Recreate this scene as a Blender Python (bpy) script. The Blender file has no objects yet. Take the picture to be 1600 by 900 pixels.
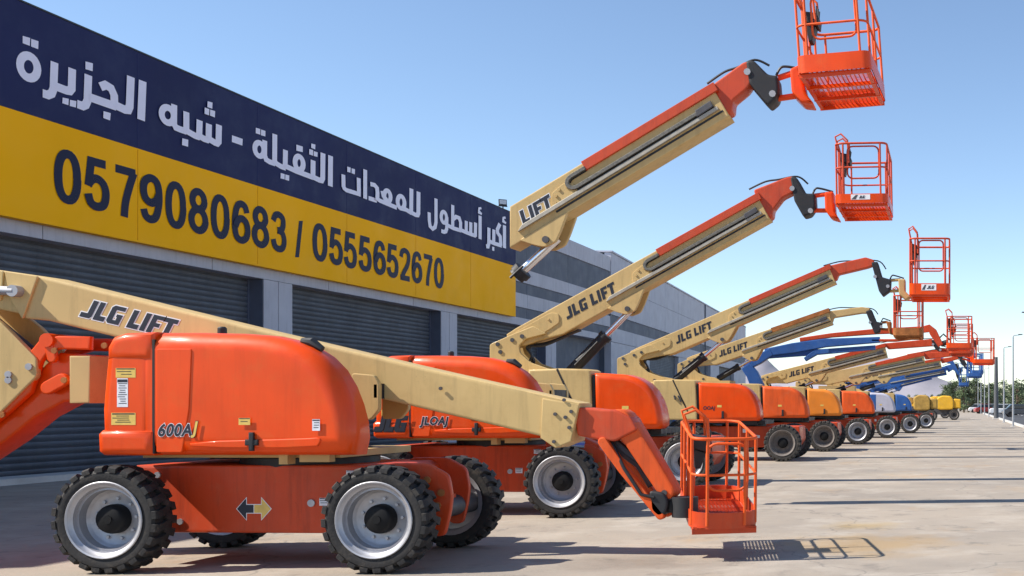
import bpy, bmesh, math, random
from mathutils import Vector, Matrix
from mathutils.geometry import tessellate_polygon
R = math.radians
random.seed(7)
S = bpy.context.scene
COL = S.collection

# ------------------------------------------------------------------ camera, sky, sun, exposure
F, CX, CY, EYE = 1800.0, 1490.0, 630.0, 1.55      # focal length and principal point in photo pixels, eye height
cam = bpy.data.cameras.new('camera'); co = bpy.data.objects.new('camera', cam); COL.objects.link(co)
cam.sensor_width = 36; cam.lens = F / 1600 * 36
cam.shift_x = (800 - CX) / 1600; cam.shift_y = (CY - 450) / 1600
cam.clip_start = .1; cam.clip_end = 20000
co.location = (0, 0, EYE); co.rotation_euler = (R(90), 0, 0)
S.camera = co

SUN_TRAVEL = Vector((.70, .21, -.69)).normalized()
to_sun = -SUN_TRAVEL
sl = bpy.data.lights.new('sun', 'SUN'); so = bpy.data.objects.new('sun', sl); COL.objects.link(so)
sl.energy = 5.0; sl.angle = R(.5); sl.color = (1, .94, .84)
so.rotation_euler = SUN_TRAVEL.to_track_quat('-Z', 'Y').to_euler()
so.location = (-30, 0, 40)
W = bpy.data.worlds.new('World'); S.world = W; W.use_nodes = True
wn = W.node_tree.nodes; wl = W.node_tree.links
sky = wn.new('ShaderNodeTexSky'); sky.sky_type = 'NISHITA'; sky.sun_disc = False
sky.sun_elevation = math.asin(to_sun.z); sky.sun_rotation = math.atan2(to_sun.x, to_sun.y)
sky.air_density = 1.0; sky.dust_density = .06; sky.ozone_density = 1.7; sky.altitude = 1200
wl.new(sky.outputs[0], wn['Background'].inputs[0]); wn['Background'].inputs[1].default_value = .12
S.view_settings.view_transform = 'Standard'; S.view_settings.look = 'None'
S.view_settings.exposure = .68; S.view_settings.gamma = 1

# ------------------------------------------------------------------ materials
def mat(name, c, rough=.5, metal=0., var=.12, scale=3., bump=0., coat=0., dirt=0., dirtc=(.32, .26, .2), bscale=40., spec=.5, streak=0.):
    m = bpy.data.materials.new(name); m.use_nodes = True
    n = m.node_tree.nodes; l = m.node_tree.links; b = n['Principled BSDF']
    b.inputs['Roughness'].default_value = rough; b.inputs['Metallic'].default_value = metal
    b.inputs['Coat Weight'].default_value = coat; b.inputs['Coat Roughness'].default_value = .12
    b.inputs['Specular IOR Level'].default_value = spec
    tc = n.new('ShaderNodeTexCoord')
    nz = n.new('ShaderNodeTexNoise'); nz.inputs['Scale'].default_value = scale; nz.inputs['Detail'].default_value = 6
    l.new(tc.outputs['Object'], nz.inputs['Vector'])
    mr = n.new('ShaderNodeMapRange'); mr.inputs[1].default_value = .3; mr.inputs[2].default_value = .7
    mr.inputs[3].default_value = 1 - var; mr.inputs[4].default_value = 1 + var
    l.new(nz.outputs['Fac'], mr.inputs[0])
    mx = n.new('ShaderNodeVectorMath'); mx.operation = 'SCALE'; mx.inputs[0].default_value = c
    l.new(mr.outputs[0], mx.inputs['Scale'])
    out = mx.outputs[0]
    if dirt:
        n2 = n.new('ShaderNodeTexNoise'); n2.inputs['Scale'].default_value = scale * 2.3; n2.inputs['Detail'].default_value = 9; n2.inputs['Roughness'].default_value = .7
        l.new(tc.outputs['Object'], n2.inputs['Vector'])
        m2 = n.new('ShaderNodeMapRange'); m2.inputs[1].default_value = .52; m2.inputs[2].default_value = .75; m2.inputs[3].default_value = 0; m2.inputs[4].default_value = dirt
        l.new(n2.outputs['Fac'], m2.inputs[0])
        mix = n.new('ShaderNodeMix'); mix.data_type = 'RGBA'
        l.new(m2.outputs[0], mix.inputs[0]); l.new(out, mix.inputs[6]); mix.inputs[7].default_value = (*dirtc, 1)
        out = mix.outputs[2]
        m3 = n.new('ShaderNodeMapRange'); m3.inputs[1].default_value = .3; m3.inputs[2].default_value = .75; m3.inputs[3].default_value = rough; m3.inputs[4].default_value = min(1, rough + .3)
        l.new(n2.outputs['Fac'], m3.inputs[0]); l.new(m3.outputs[0], b.inputs['Roughness'])
    if streak:      # rain-washed grime and scuffs running down the sheet
        mp = n.new('ShaderNodeMapping'); mp.inputs['Scale'].default_value = (9, 9, .8); l.new(tc.outputs['Object'], mp.inputs[0])
        n4 = n.new('ShaderNodeTexNoise'); n4.inputs['Scale'].default_value = 1.; n4.inputs['Detail'].default_value = 8; n4.inputs['Roughness'].default_value = .7; l.new(mp.outputs[0], n4.inputs['Vector'])
        m4 = n.new('ShaderNodeMapRange'); m4.inputs[1].default_value = .5; m4.inputs[2].default_value = .72; m4.inputs[3].default_value = 1.; m4.inputs[4].default_value = 1 - streak; l.new(n4.outputs['Fac'], m4.inputs[0])
        n5 = n.new('ShaderNodeTexNoise'); n5.inputs['Scale'].default_value = 24; n5.inputs['Detail'].default_value = 5; n5.inputs['Roughness'].default_value = .8; l.new(tc.outputs['Object'], n5.inputs['Vector'])
        m5 = n.new('ShaderNodeMapRange'); m5.inputs[1].default_value = .62; m5.inputs[2].default_value = .70; m5.inputs[3].default_value = 1.; m5.inputs[4].default_value = 1 - streak; l.new(n5.outputs['Fac'], m5.inputs[0])
        mu = n.new('ShaderNodeMath'); mu.operation = 'MULTIPLY'; l.new(m4.outputs[0], mu.inputs[0]); l.new(m5.outputs[0], mu.inputs[1])
        sc = n.new('ShaderNodeVectorMath'); sc.operation = 'SCALE'; l.new(out, sc.inputs[0]); l.new(mu.outputs[0], sc.inputs['Scale']); out = sc.outputs[0]
    l.new(out, b.inputs['Base Color'])
    if bump:
        n3 = n.new('ShaderNodeTexNoise'); n3.inputs['Scale'].default_value = bscale; n3.inputs['Detail'].default_value = 4
        l.new(tc.outputs['Object'], n3.inputs['Vector'])
        bp = n.new('ShaderNodeBump'); bp.inputs['Strength'].default_value = bump; bp.inputs['Distance'].default_value = .02
        l.new(n3.outputs['Fac'], bp.inputs['Height']); l.new(bp.outputs[0], b.inputs['Normal'])
    return m

M = {}
M['orange'] = mat('orange_paint', (.77, .064, .0), .32, var=.09, scale=2, coat=.28, dirt=.22, dirtc=(.55, .17, .03), spec=.25, streak=.1, bump=.02, bscale=5)
M['red'] = mat('red_orange_paint', (.54, .046, .001), .48, var=.1, scale=2, coat=.2, streak=.3, dirt=.3, dirtc=(.45, .16, .09))
M['faded'] = mat('faded_orange_paint', (.72, .085, .002), .5, streak=.3, var=.1, scale=2, dirt=.3, dirtc=(.55, .2, .1))
M['amber'] = mat('amber_paint', (.80, .23, .015), .45, var=.1, scale=2, coat=.2, dirt=.25, dirtc=(.5, .28, .1))
M['tan'] = mat('tan_paint', (.58, .405, .17), .45, var=.07, scale=1.5, coat=.08, dirt=.4, dirtc=(.40, .25, .09), spec=.35, streak=.2)
M['tan_old'] = mat('worn_tan_paint', (.52, .36, .15), .55, var=.12, scale=1.5, dirt=.5, dirtc=(.35, .2, .09))
M['blue'] = mat('blue_paint', (.014, .09, .32), .45, var=.15, scale=2, coat=.2, dirt=.3, dirtc=(.12, .2, .3))
M['lavender'] = mat('pale_grey_paint', (.48, .48, .58), .5, var=.08, dirt=.25)
M['yellow'] = mat('yellow_paint', (.78, .42, .02), .5, var=.1, dirt=.3)
M['ochre'] = mat('weathered_yellow_paint', (.42, .25, .05), .6, var=.25, dirt=.6, dirtc=(.2, .14, .08))
M['rust'] = mat('rusty_steel', (.34, .12, .03), .8, var=.3, scale=6, dirt=.6, dirtc=(.16, .06, .03), bump=.2)
M['black'] = mat('black_paint', (.013, .014, .018), .45, var=.2, dirt=.25, dirtc=(.05, .045, .04))
M['rubber'] = mat('tyre_rubber', (.015, .014, .015), .62, var=.3, scale=5, dirt=.65, dirtc=(.11, .092, .075), bump=.15)
M['rubber_dusty'] = mat('dusty_tyre_rubber', (.042, .038, .035), .85, var=.3, scale=5, dirt=.7, dirtc=(.19, .165, .14), bump=.15)
M['rim'] = mat('rim_paint', (.42, .42, .45), .36, .55, var=.1, scale=6, dirt=.35, dirtc=(.3, .28, .27))
M['rim_dark'] = mat('dirty_rim_paint', (.16, .14, .13), .75, var=.2, scale=6, dirt=.5)
M['steel'] = mat('chrome_rod', (.75, .76, .8), .22, 1., var=.05)
M['gunmetal'] = mat('dark_steel', (.09, .09, .10), .5, .6, var=.2, dirt=.3)
M['chain'] = mat('chain_steel', (.16, .155, .14), .55, .5, var=.35, scale=30, dirt=.4)
M['slide'] = mat('worn_steel_strip', (.42, .39, .33), .5, .4, var=.15, scale=8, dirt=.4)
M['hub'] = mat('hub_black', (.008, .008, .009), .6, var=.1, spec=.2)
M['ink'] = mat('navy_ink', (.012, .016, .032), .5, var=.1)
M['white'] = mat('white_ink', (.8, .8, .82), .5, var=.05)
M['sticker_y'] = mat('yellow_label_film', (.72, .50, .12), .45, var=.1, scale=20)
M['sticker_w'] = mat('white_label_film', (.74, .75, .80), .45, var=.1, scale=20)
M['sign_navy'] = mat('navy_banner_vinyl', (.012, .017, .08), .5, var=.08, scale=.4, bump=.12, bscale=.7, spec=.2, dirt=.12, dirtc=(.08, .09, .17))
M['sign_yellow'] = mat('amber_banner_vinyl', (1., .47, .0), .5, var=.05, scale=.4, bump=.12, bscale=.7, spec=.12, dirt=.12, dirtc=(.75, .38, .03))
M['banner_seam_y'] = mat('amber_seam', (.72, .31, .0), .6, spec=.1)
M['banner_seam_n'] = mat('navy_seam', (.03, .038, .12), .6, spec=.1)
M['letter'] = mat('lilac_white_vinyl', (.74, .72, .86), .4, var=.03)
M['digit'] = mat('navy_vinyl', (.010, .012, .045), .5, var=.05, spec=.15)
M['panel'] = mat('light_grey_cladding', (.45, .455, .52), .55, .1, var=.06, scale=.6, dirt=.22, dirtc=(.31, .31, .33), streak=.18)
M['panel_dark'] = mat('slate_grey_cladding', (.095, .11, .15), .55, .1, var=.1, scale=.7, dirt=.2, dirtc=(.16, .17, .2), streak=.2)
M['reveal'] = mat('shade_toned_reveal', (.085, .10, .15), .6, var=.1)  # recess shade put into the colour, far darker than the pier faces
M['door'] = mat('slate_shutter_steel', (.085, .098, .125), .5, .25, var=.18, scale=1.2, dirt=.35, dirtc=(.17, .155, .13), streak=.2)
M['pole'] = mat('galvanised_steel', (.38, .39, .41), .5, .5, var=.1, scale=4)
M['pole_dark'] = mat('dark_grey_mast_paint', (.085, .09, .10), .6, var=.1)
M['kerb'] = mat('kerb_concrete', (.52, .50, .47), .85, var=.12, scale=2, dirt=.3, bump=.1)
M['asphalt'] = mat('asphalt', (.055, .055, .06), .9, var=.2, scale=6, bump=.3)
M['line'] = mat('road_line_paint', (.75, .75, .72), .7, var=.15, scale=8)
M['bark'] = mat('bark', (.12, .085, .055), .9, var=.3, scale=8)
M['glass'] = mat('dark_glass', (.03, .04, .05), .1, var=.1)
M['lens'] = mat('lamp_lens', (.6, .62, .65), .2, var=.05)
M['hose'] = mat('rubber_hose', (.015, .015, .017), .5, var=.1)
M['hose_blue'] = mat('blue_hose', (.16, .19, .5), .5, var=.1)
M['seal'] = mat('black_seal', (.02, .016, .016), .6, var=.1)
def leaf_mat(name, c):
    m = bpy.data.materials.new(name); m.use_nodes = True
    n = m.node_tree.nodes; l = m.node_tree.links; b = n['Principled BSDF']; b.inputs['Roughness'].default_value = .6
    g = n.new('ShaderNodeNewGeometry'); mr = n.new('ShaderNodeMapRange'); mr.inputs[3].default_value = .65; mr.inputs[4].default_value = 1.4
    l.new(g.outputs['Random Per Island'], mr.inputs[0])
    mx = n.new('ShaderNodeVectorMath'); mx.operation = 'SCALE'; mx.inputs[0].default_value = c
    l.new(mr.outputs[0], mx.inputs['Scale']); l.new(mx.outputs[0], b.inputs['Base Color'])
    b.inputs['Subsurface Weight'].default_value = 0
    return m
M['leaf'] = leaf_mat('dark_leaf', (.085, .12, .06))
M['leaf_light'] = leaf_mat('light_leaf', (.13, .17, .075))

def ground_mat():
    m = bpy.data.materials.new('sunbleached_concrete'); m.use_nodes = True
    n = m.node_tree.nodes; l = m.node_tree.links; b = n['Principled BSDF']; b.inputs['Roughness'].default_value = .88
    tc = n.new('ShaderNodeTexCoord')
    def noise(scale, detail=8, rough=.6, stretch=None):
        z = n.new('ShaderNodeTexNoise'); z.inputs['Scale'].default_value = scale; z.inputs['Detail'].default_value = detail; z.inputs['Roughness'].default_value = rough
        if stretch:
            mp = n.new('ShaderNodeMapping'); mp.inputs['Scale'].default_value = stretch
            l.new(tc.outputs['Object'], mp.inputs[0]); l.new(mp.outputs[0], z.inputs['Vector'])
        else: l.new(tc.outputs['Object'], z.inputs['Vector'])
        return z.outputs['Fac']
    def rng(s, a, c, d, e):
        r = n.new('ShaderNodeMapRange'); r.inputs[1].default_value = a; r.inputs[2].default_value = c; r.inputs[3].default_value = d; r.inputs[4].default_value = e
        l.new(s, r.inputs[0]); return r.outputs[0]
    def mix(fac, a, bcol):
        x = n.new('ShaderNodeMix'); x.data_type = 'RGBA'; l.new(fac, x.inputs[0])
        if isinstance(a, tuple): x.inputs[6].default_value = (*a, 1)
        else: l.new(a, x.inputs[6])
        if isinstance(bcol, tuple): x.inputs[7].default_value = (*bcol, 1)
        else: l.new(bcol, x.inputs[7])
        return x.outputs[2]
    c = mix(rng(noise(.35), .3, .7, 0, 1), (.37, .31, .245), (.25, .215, .18))
    c = mix(rng(noise(.9, 9, .65), .50, .72, 0, .7), c, (.46, .405, .34))            # dusty pale patches
    c = mix(rng(noise(.55, 9, .7, (1, .5, 1)), .56, .70, 0, .55), c, (.38, .24, .115))   # ochre sand stains
    c = mix(rng(noise(1.7, 9, .7), .56, .70, 0, .75), c, (.13, .115, .10))           # oil spots
    c = mix(rng(noise(45, 3, .6), .55, .75, 0, .45), c, (.26, .24, .22))            # speckle
    c = mix(rng(noise(1.1, 9, .75, (.25, 3, 1)), .58, .7, 0, .35), c, (.31, .28, .26))   # tyre drag marks across the yard
    # rust and hydraulic-oil stain left where the front platform is parked
    for (px_, py_, rr, col_) in ((-1.0, 12.6, 1.7, (.34, .20, .05)), (-3.2, 11.3, 1.1, (.14, .11, .085)), (-1.1, 14.6, .8, (.36, .24, .07))):
        sb = n.new('ShaderNodeVectorMath'); sb.operation = 'DISTANCE'; l.new(tc.outputs['Object'], sb.inputs[0]); sb.inputs[1].default_value = (px_, py_, 0)
        a_ = n.new('ShaderNodeMath'); a_.operation = 'MULTIPLY_ADD'; l.new(noise(1.6, 9, .7), a_.inputs[0]); a_.inputs[1].default_value = 2.4; l.new(rng(sb.outputs['Value'], 0, rr, .1, -1.6), a_.inputs[2])
        c = mix(rng(a_.outputs[0], .1, .9, 0, .5), c, col_)
    v = n.new('ShaderNodeTexVoronoi'); v.feature = 'DISTANCE_TO_EDGE'; v.inputs['Scale'].default_value = .28
    wn_ = n.new('ShaderNodeTexNoise'); wn_.inputs['Scale'].default_value = 1.2; wn_.inputs['Detail'].default_value = 8
    l.new(tc.outputs['Object'], wn_.inputs['Vector'])
    ad = n.new('ShaderNodeVectorMath'); ad.operation = 'ADD'; l.new(tc.outputs['Object'], ad.inputs[0]); l.new(wn_.outputs['Color'], ad.inputs[1])
    l.new(ad.outputs[0], v.inputs['Vector'])
    c = mix(rng(v.outputs['Distance'], .0, .006, .55, 0), c, (.13, .12, .11))
    l.new(c, b.inputs['Base Color'])
    bp = n.new('ShaderNodeBump'); bp.inputs['Strength'].default_value = .35; bp.inputs['Distance'].default_value = .02
    l.new(noise(22, 6, .7), bp.inputs['Height']); l.new(bp.outputs[0], b.inputs['Normal'])
    return m
M['ground'] = ground_mat()
M['dirt'] = mat('desert_soil', (.50, .43, .36), .95, var=.15, scale=.05, bump=.3)
M['hill'] = mat('hazed_hill_rock', (.30, .28, .31), 1., var=.15, scale=.01)  # lavender-grey carries the distance haze as colour, no air volume

# ------------------------------------------------------------------ mesh helpers
def area(p): return sum(p[i][0] * p[(i + 1) % len(p)][1] - p[(i + 1) % len(p)][0] * p[i][1] for i in range(len(p))) / 2
def ccw(p): p = [tuple(q) for q in p]; return p if area(p) > 0 else p[::-1]
def inset(p, d):
    """move a CCW outline inwards by d, mitred"""
    out = []; n = len(p)
    for i in range(n):
        a, b, c = Vector(p[i - 1]), Vector(p[i]), Vector(p[(i + 1) % n])
        e1 = (b - a); e2 = (c - b)
        if e1.length < 1e-6 or e2.length < 1e-6: out.append(tuple(b)); continue
        e1.normalize(); e2.normalize()
        n1 = Vector((-e1.y, e1.x)); n2 = Vector((-e2.y, e2.x)); s = n1 + n2
        k = s.length_squared
        m = s * (2 / k) if k > .25 else n1
        if m.length > 2: m = m.normalized() * 2
        out.append(tuple(b + m * d))
    # collapse edges that turned over, so tight corners never cross themselves
    for _ in range(4):
        bad = False; i = 0
        while i < n:
            j = (i + 1) % n; e = Vector(p[j]) - Vector(p[i]); g = Vector(out[j]) - Vector(out[i])
            if e.dot(g) < -1e-9:
                k0, k1 = i, j; mid = tuple((Vector(out[i]) + Vector(out[j])) / 2); out[i] = mid; out[j] = mid; bad = True
            i += 1
        if not bad: break
    return out
def strip(pts, w, cap=0):
    """outline of a thick 2D polyline; w = width or list of widths"""
    if not isinstance(w, (list, tuple)): w = [w] * len(pts)
    P = [Vector(p) for p in pts]; L_, R_ = [], []
    for i, p in enumerate(P):
        t = (P[min(i + 1, len(P) - 1)] - P[i - 1 if i else 0])
        t.normalize(); nrm = Vector((-t.y, t.x))
        k = 1.
        if 0 < i < len(P) - 1:
            a = (P[i] - P[i - 1]).normalized(); k = 1 / max(.5, abs(Vector((-a.y, a.x)).dot(nrm)))
        L_.append(tuple(p + nrm * w[i] / 2 * k)); R_.append(tuple(p - nrm * w[i] / 2 * k))
    if cap:
        def arc(c, a, b):
            a, b = Vector(a) - c, Vector(b) - c; ang = math.atan2(a.y, a.x); r = a.length
            return [tuple(c + Vector((math.cos(ang - math.pi * k / 6), math.sin(ang - math.pi * k / 6))) * r) for k in range(1, 6)]
        return ccw(L_ + arc(P[-1], L_[-1], R_[-1]) + R_[::-1] + arc(P[0], R_[0], L_[0]))
    return ccw(L_ + R_[::-1])
def smooth_poly(p, it=1, keep=()):
    for _ in range(it):
        q = []
        for i in range(len(p)):
            a, b = Vector(p[i]), Vector(p[(i + 1) % len(p)])
            q += [tuple(a * .75 + b * .25), tuple(a * .25 + b * .75)]
        p = q
    return p
def round_corners(p, r, n=4):
    p = ccw(p); out = []
    for i in range(len(p)):
        a, b, c = Vector(p[i - 1]), Vector(p[i]), Vector(p[(i + 1) % len(p)])
        rr = r[i] if isinstance(r, (list, tuple)) else r
        d = min(rr, (a - b).length * .45, (c - b).length * .45)
        if d < 1e-5: out.append(tuple(b)); continue
        s, e = b + (a - b).normalized() * d, b + (c - b).normalized() * d
        for k in range(n + 1):
            t = k / n; out.append(tuple(s * (1 - t) ** 2 + b * 2 * t * (1 - t) + e * t * t))
    return out

def spl(pts, n=6):
    P = [Vector(p) for p in pts]; out = []
    for i in range(len(P) - 1):
        a, b, c, d = P[max(i - 1, 0)], P[i], P[i + 1], P[min(i + 2, len(P) - 1)]
        for k in range(n):
            t = k / n; out.append(.5 * (2 * b + (c - a) * t + (2 * a - 5 * b + 4 * c - d) * t * t + (3 * b - a - 3 * c + d) * t ** 3))
    return out + [P[-1]]
class MB:
    def __init__(s): s.v, s.f = [], []
    def add(s, v, f):
        o = len(s.v); s.v += [tuple(x) for x in v]; s.f += [tuple(i + o for i in q) for q in f]; return s
    def prism(s, poly, y0, y1, r=0., n=3, both=True):
        """outline in X,Z swept along Y; r rounds the side edges"""
        p = ccw(poly); y0, y1 = min(y0, y1), max(y0, y1); r = min(r, (y1 - y0) / 2 * .99)
        rings = []
        if r > 0:
            for k in range(n + 1):
                a = math.pi / 2 * k / n; rings.append((y0 + r * (1 - math.sin(a)), r * (1 - math.cos(a))))
            rings = rings[::-1]
            if both: rings += [(y1 + y0 - y, i) for y, i in rings[::-1]]
            else: rings.append((y1, 0))
        else: rings = [(y0, 0), (y1, 0)]
        if r >= .005:
            ex = .6 * r if r < .025 else .015
            rings = [(rings[0][0], rings[0][1] + ex)] + rings + ([(rings[-1][0], rings[-1][1] + ex)] if both else [])
        v, f = [], []; m = len(p)
        for y, i in rings:
            q = inset(p, i) if i > 1e-6 else p
            v += [(a, y, b) for a, b in q]
        for k in range(len(rings) - 1):
            for i in range(m): f.append((k * m + i, k * m + (i + 1) % m, (k + 1) * m + (i + 1) % m, (k + 1) * m + i))
        def cap(o):
            q = [Vector((v[o + i][0], v[o + i][2], 0)) for i in range(m)]
            convex = m < 5 or all((q[i] - q[i - 1]).cross(q[(i + 1) % m] - q[i]).z > -1e-9 for i in range(m))
            return [tuple(range(o, o + m))] if convex else [tuple(o + k for k in t) for t in tessellate_polygon([q])]
        f += cap(0) + cap((len(rings) - 1) * m)
        return s.add(v, f)
    def box(s, x0, x1, y0, y1, z0, z1, r=0.):
        return s.prism([(x0, z0), (x1, z0), (x1, z1), (x0, z1)], y0, y1, r, 2)
    def tube(s, pts, r, n=8, closed=False):
        P = [Vector(p) for p in pts]; m = len(P); v, f = [], []; ref = None
        for i, p in enumerate(P):
            if closed: t = P[(i + 1) % m] - P[i - 1]
            else: t = P[min(i + 1, m - 1)] - P[max(i - 1, 0)]
            t.normalize()
            if ref is None: ref = t.orthogonal()
            ref = (ref - t * ref.dot(t)); ref = ref.normalized() if ref.length > 1e-4 else t.orthogonal().normalized()
            b = t.cross(ref); rr = r[i] if isinstance(r, (list, tuple)) else r
            v += [p + (ref * math.cos(2 * math.pi * k / n) + b * math.sin(2 * math.pi * k / n)) * rr for k in range(n)]
        for i in range(m if closed else m - 1):
            for k in range(n):
                j = (i + 1) % m; f.append((i * n + k, i * n + (k + 1) % n, j * n + (k + 1) % n, j * n + k))
        if not closed: f.append(tuple(range(n))[::-1]); f.append(tuple((m - 1) * n + k for k in range(n)))
        return s.add(v, f)
    def cyl(s, a, b, r, n=16, r2=None): return s.tube([a, b], [r, r if r2 is None else r2], n)
    def lathe(s, prof, n=32, closed=False):
        """profile of (radius, y) turned about the Y axis"""
        v, f = [], []; m = len(prof)
        for k in range(n):
            a = 2 * math.pi * k / n
            v += [(r * math.cos(a), y, r * math.sin(a)) for r, y in prof]
        for k in range(n):
            j = (k + 1) % n
            for i in range(m if closed else m - 1):
                f.append((k * m + i, k * m + (i + 1) % m, j * m + (i + 1) % m, j * m + i))
        return s.add(v, f)
    def sheet(s, pts):
        return s.add(pts, [tuple(range(len(pts)))])

def mesh_of(name, mb, m, smooth=32, recalc=True):
    me = bpy.data.meshes.new(name); me.from_pydata(mb.v, [], mb.f)
    if recalc:
        b = bmesh.new(); b.from_mesh(me); bmesh.ops.recalc_face_normals(b, faces=b.faces); b.to_mesh(me); b.free()
    me.materials.append(m)
    if smooth:
        me.polygons.foreach_set('use_smooth', [True] * len(me.polygons)); me.set_sharp_from_angle(angle=R(smooth))
    me.update(); return me
def obj(name, mb, m, parent=None, smooth=32, loc=None):
    me = mb if isinstance(mb, bpy.types.Mesh) else mesh_of(name, mb, m, smooth)
    o = bpy.data.objects.new(name, me); COL.objects.link(o); o.parent = parent
    if loc: o.location = loc
    return o
def empty(name, loc=(0, 0, 0), parent=None, rz=0):
    o = bpy.data.objects.new(name, None); COL.objects.link(o); o.location = loc; o.parent = parent; o.rotation_euler.z = rz
    o.empty_display_size = .2; return o
def tag(o, label=None, cat=None, group=None, kind=None):
    for k, v in (('label', label), ('category', cat), ('group', group), ('kind', kind)):
        if v: o[k] = v
    return o
def PX(px, Y): return (px - CX) / F * Y
def PZ(py, Y): return EYE + (CY - py) / F * Y
class Frame:
    """photo pixel at a known depth -> local X,Z of a thing standing at X0"""
    def __init__(s, X0, Y0): s.X0, s.Y0 = X0, Y0
    def __call__(s, px, py, dy=0.):
        Y = s.Y0 + dy; return (PX(px, Y) - s.X0, PZ(py, Y))
    def poly(s, pts, dy=0.): return [s(a, b, dy) for a, b in pts]

# ------------------------------------------------------------------ lettering
def glyph_mesh(txt, off=0., shear=0., width=1.):
    """outline of a text in the built-in font, (x, y) verts and faces"""
    c = bpy.data.curves.new('t', 'FONT'); c.body = txt; c.offset = off; c.shear = shear; c.resolution_u = 4; c.space_character = 1.1 if shear else 1.
    o = bpy.data.objects.new('t', c); COL.objects.link(o)
    dg = bpy.context.evaluated_depsgraph_get(); me = bpy.data.meshes.new_from_object(o.evaluated_get(dg))
    v = [(p.co.x * width, p.co.y) for p in me.vertices]; f = [tuple(p.vertices) for p in me.polygons]
    bpy.data.objects.remove(o); bpy.data.curves.remove(c); bpy.data.meshes.remove(me)
    return v, f
def fit(v):
    x0, x1 = min(p[0] for p in v), max(p[0] for p in v); y0, y1 = min(p[1] for p in v), max(p[1] for p in v)
    return x0, x1, y0, y1
BLOCK = {   # blocky capitals in a unit-high cell
    'J': (.62, [(0, 0), (.52, 0), (.62, .12), (.62, 1), (.34, 1), (.34, .26), (0, .26)]),
    'L': (.60, [(0, 0), (.60, 0), (.60, .26), (.28, .26), (.28, 1), (0, 1)]),
    'G': (.72, [(.12, 0), (.72, 0), (.72, .56), (.40, .56), (.40, .40), (.46, .40), (.46, .22), (.28, .22), (.28, .78), (.72, .78), (.72, 1), (.12, 1), (0, .88), (0, .12)]),
    'I': (.28, [(0, 0), (.28, 0), (.28, 1), (0, 1)]),
    'F': (.58, [(0, 0), (.28, 0), (.28, .36), (.54, .36), (.54, .58), (.28, .58), (.28, .78), (.62, .78), (.62, 1), (0, 1)]),
    'T': (.70, [(.21, 0), (.49, 0), (.49, .76), (.70, .76), (.70, 1), (0, 1), (0, .76), (.21, .76)]),
    ' ': (.22, None)}
def block_text(txt, gap=.10, shear=.25):
    x = 0; out = []
    for ch in txt:
        w, p = BLOCK[ch]
        if p: out.append([(x + a + shear * b, b) for a, b in p])
        x += w + gap
    return out, x
def decal_block(parent, txt, org, ang, size, y, m=None, white=None, name='lettering', width=1., gap=.10):
    """block lettering on a side face (facing -Y) with a white keyline behind it"""
    polys, tot = block_text(txt, gap); c, s_ = math.cos(ang), math.sin(ang)
    def tr(p): a, b = p[0] * size * width, p[1] * size; return (org[0] + a * c - b * s_, org[1] + a * s_ + b * c)
    mb, wb = MB(), MB()
    for p in polys:
        q = ccw([tr(a) for a in p])
        mb.prism(q, y - .004, y - .0022)
        wb.prism(inset(q, -size * .055), y - .002, y - .0004)
    o = obj(name, mb, m or M['ink'], parent, 0)
    if white: obj('lettering_outline', wb, white, o, 0)
    return o
def decal_font(parent, txt, org, size, y, m, white=None, width=.8, shear=.25, off=.03, ang=0., name='lettering'):
    c, s_ = math.cos(ang), math.sin(ang)
    def flat(off, yy, mm, par, nm):
        v, f = glyph_mesh(txt, off, shear, width); mb = MB()
        mb.add([(org[0] + (a * c - b * s_) * size, yy, org[1] + (a * s_ + b * c) * size) for a, b in v], f)
        return obj(nm, mb, mm, par, 0)
    o = flat(off, y - .003, m, parent, name)
    if white: flat(off + .032, y - .0012, white, o, 'lettering_outline')
    return o

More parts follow.
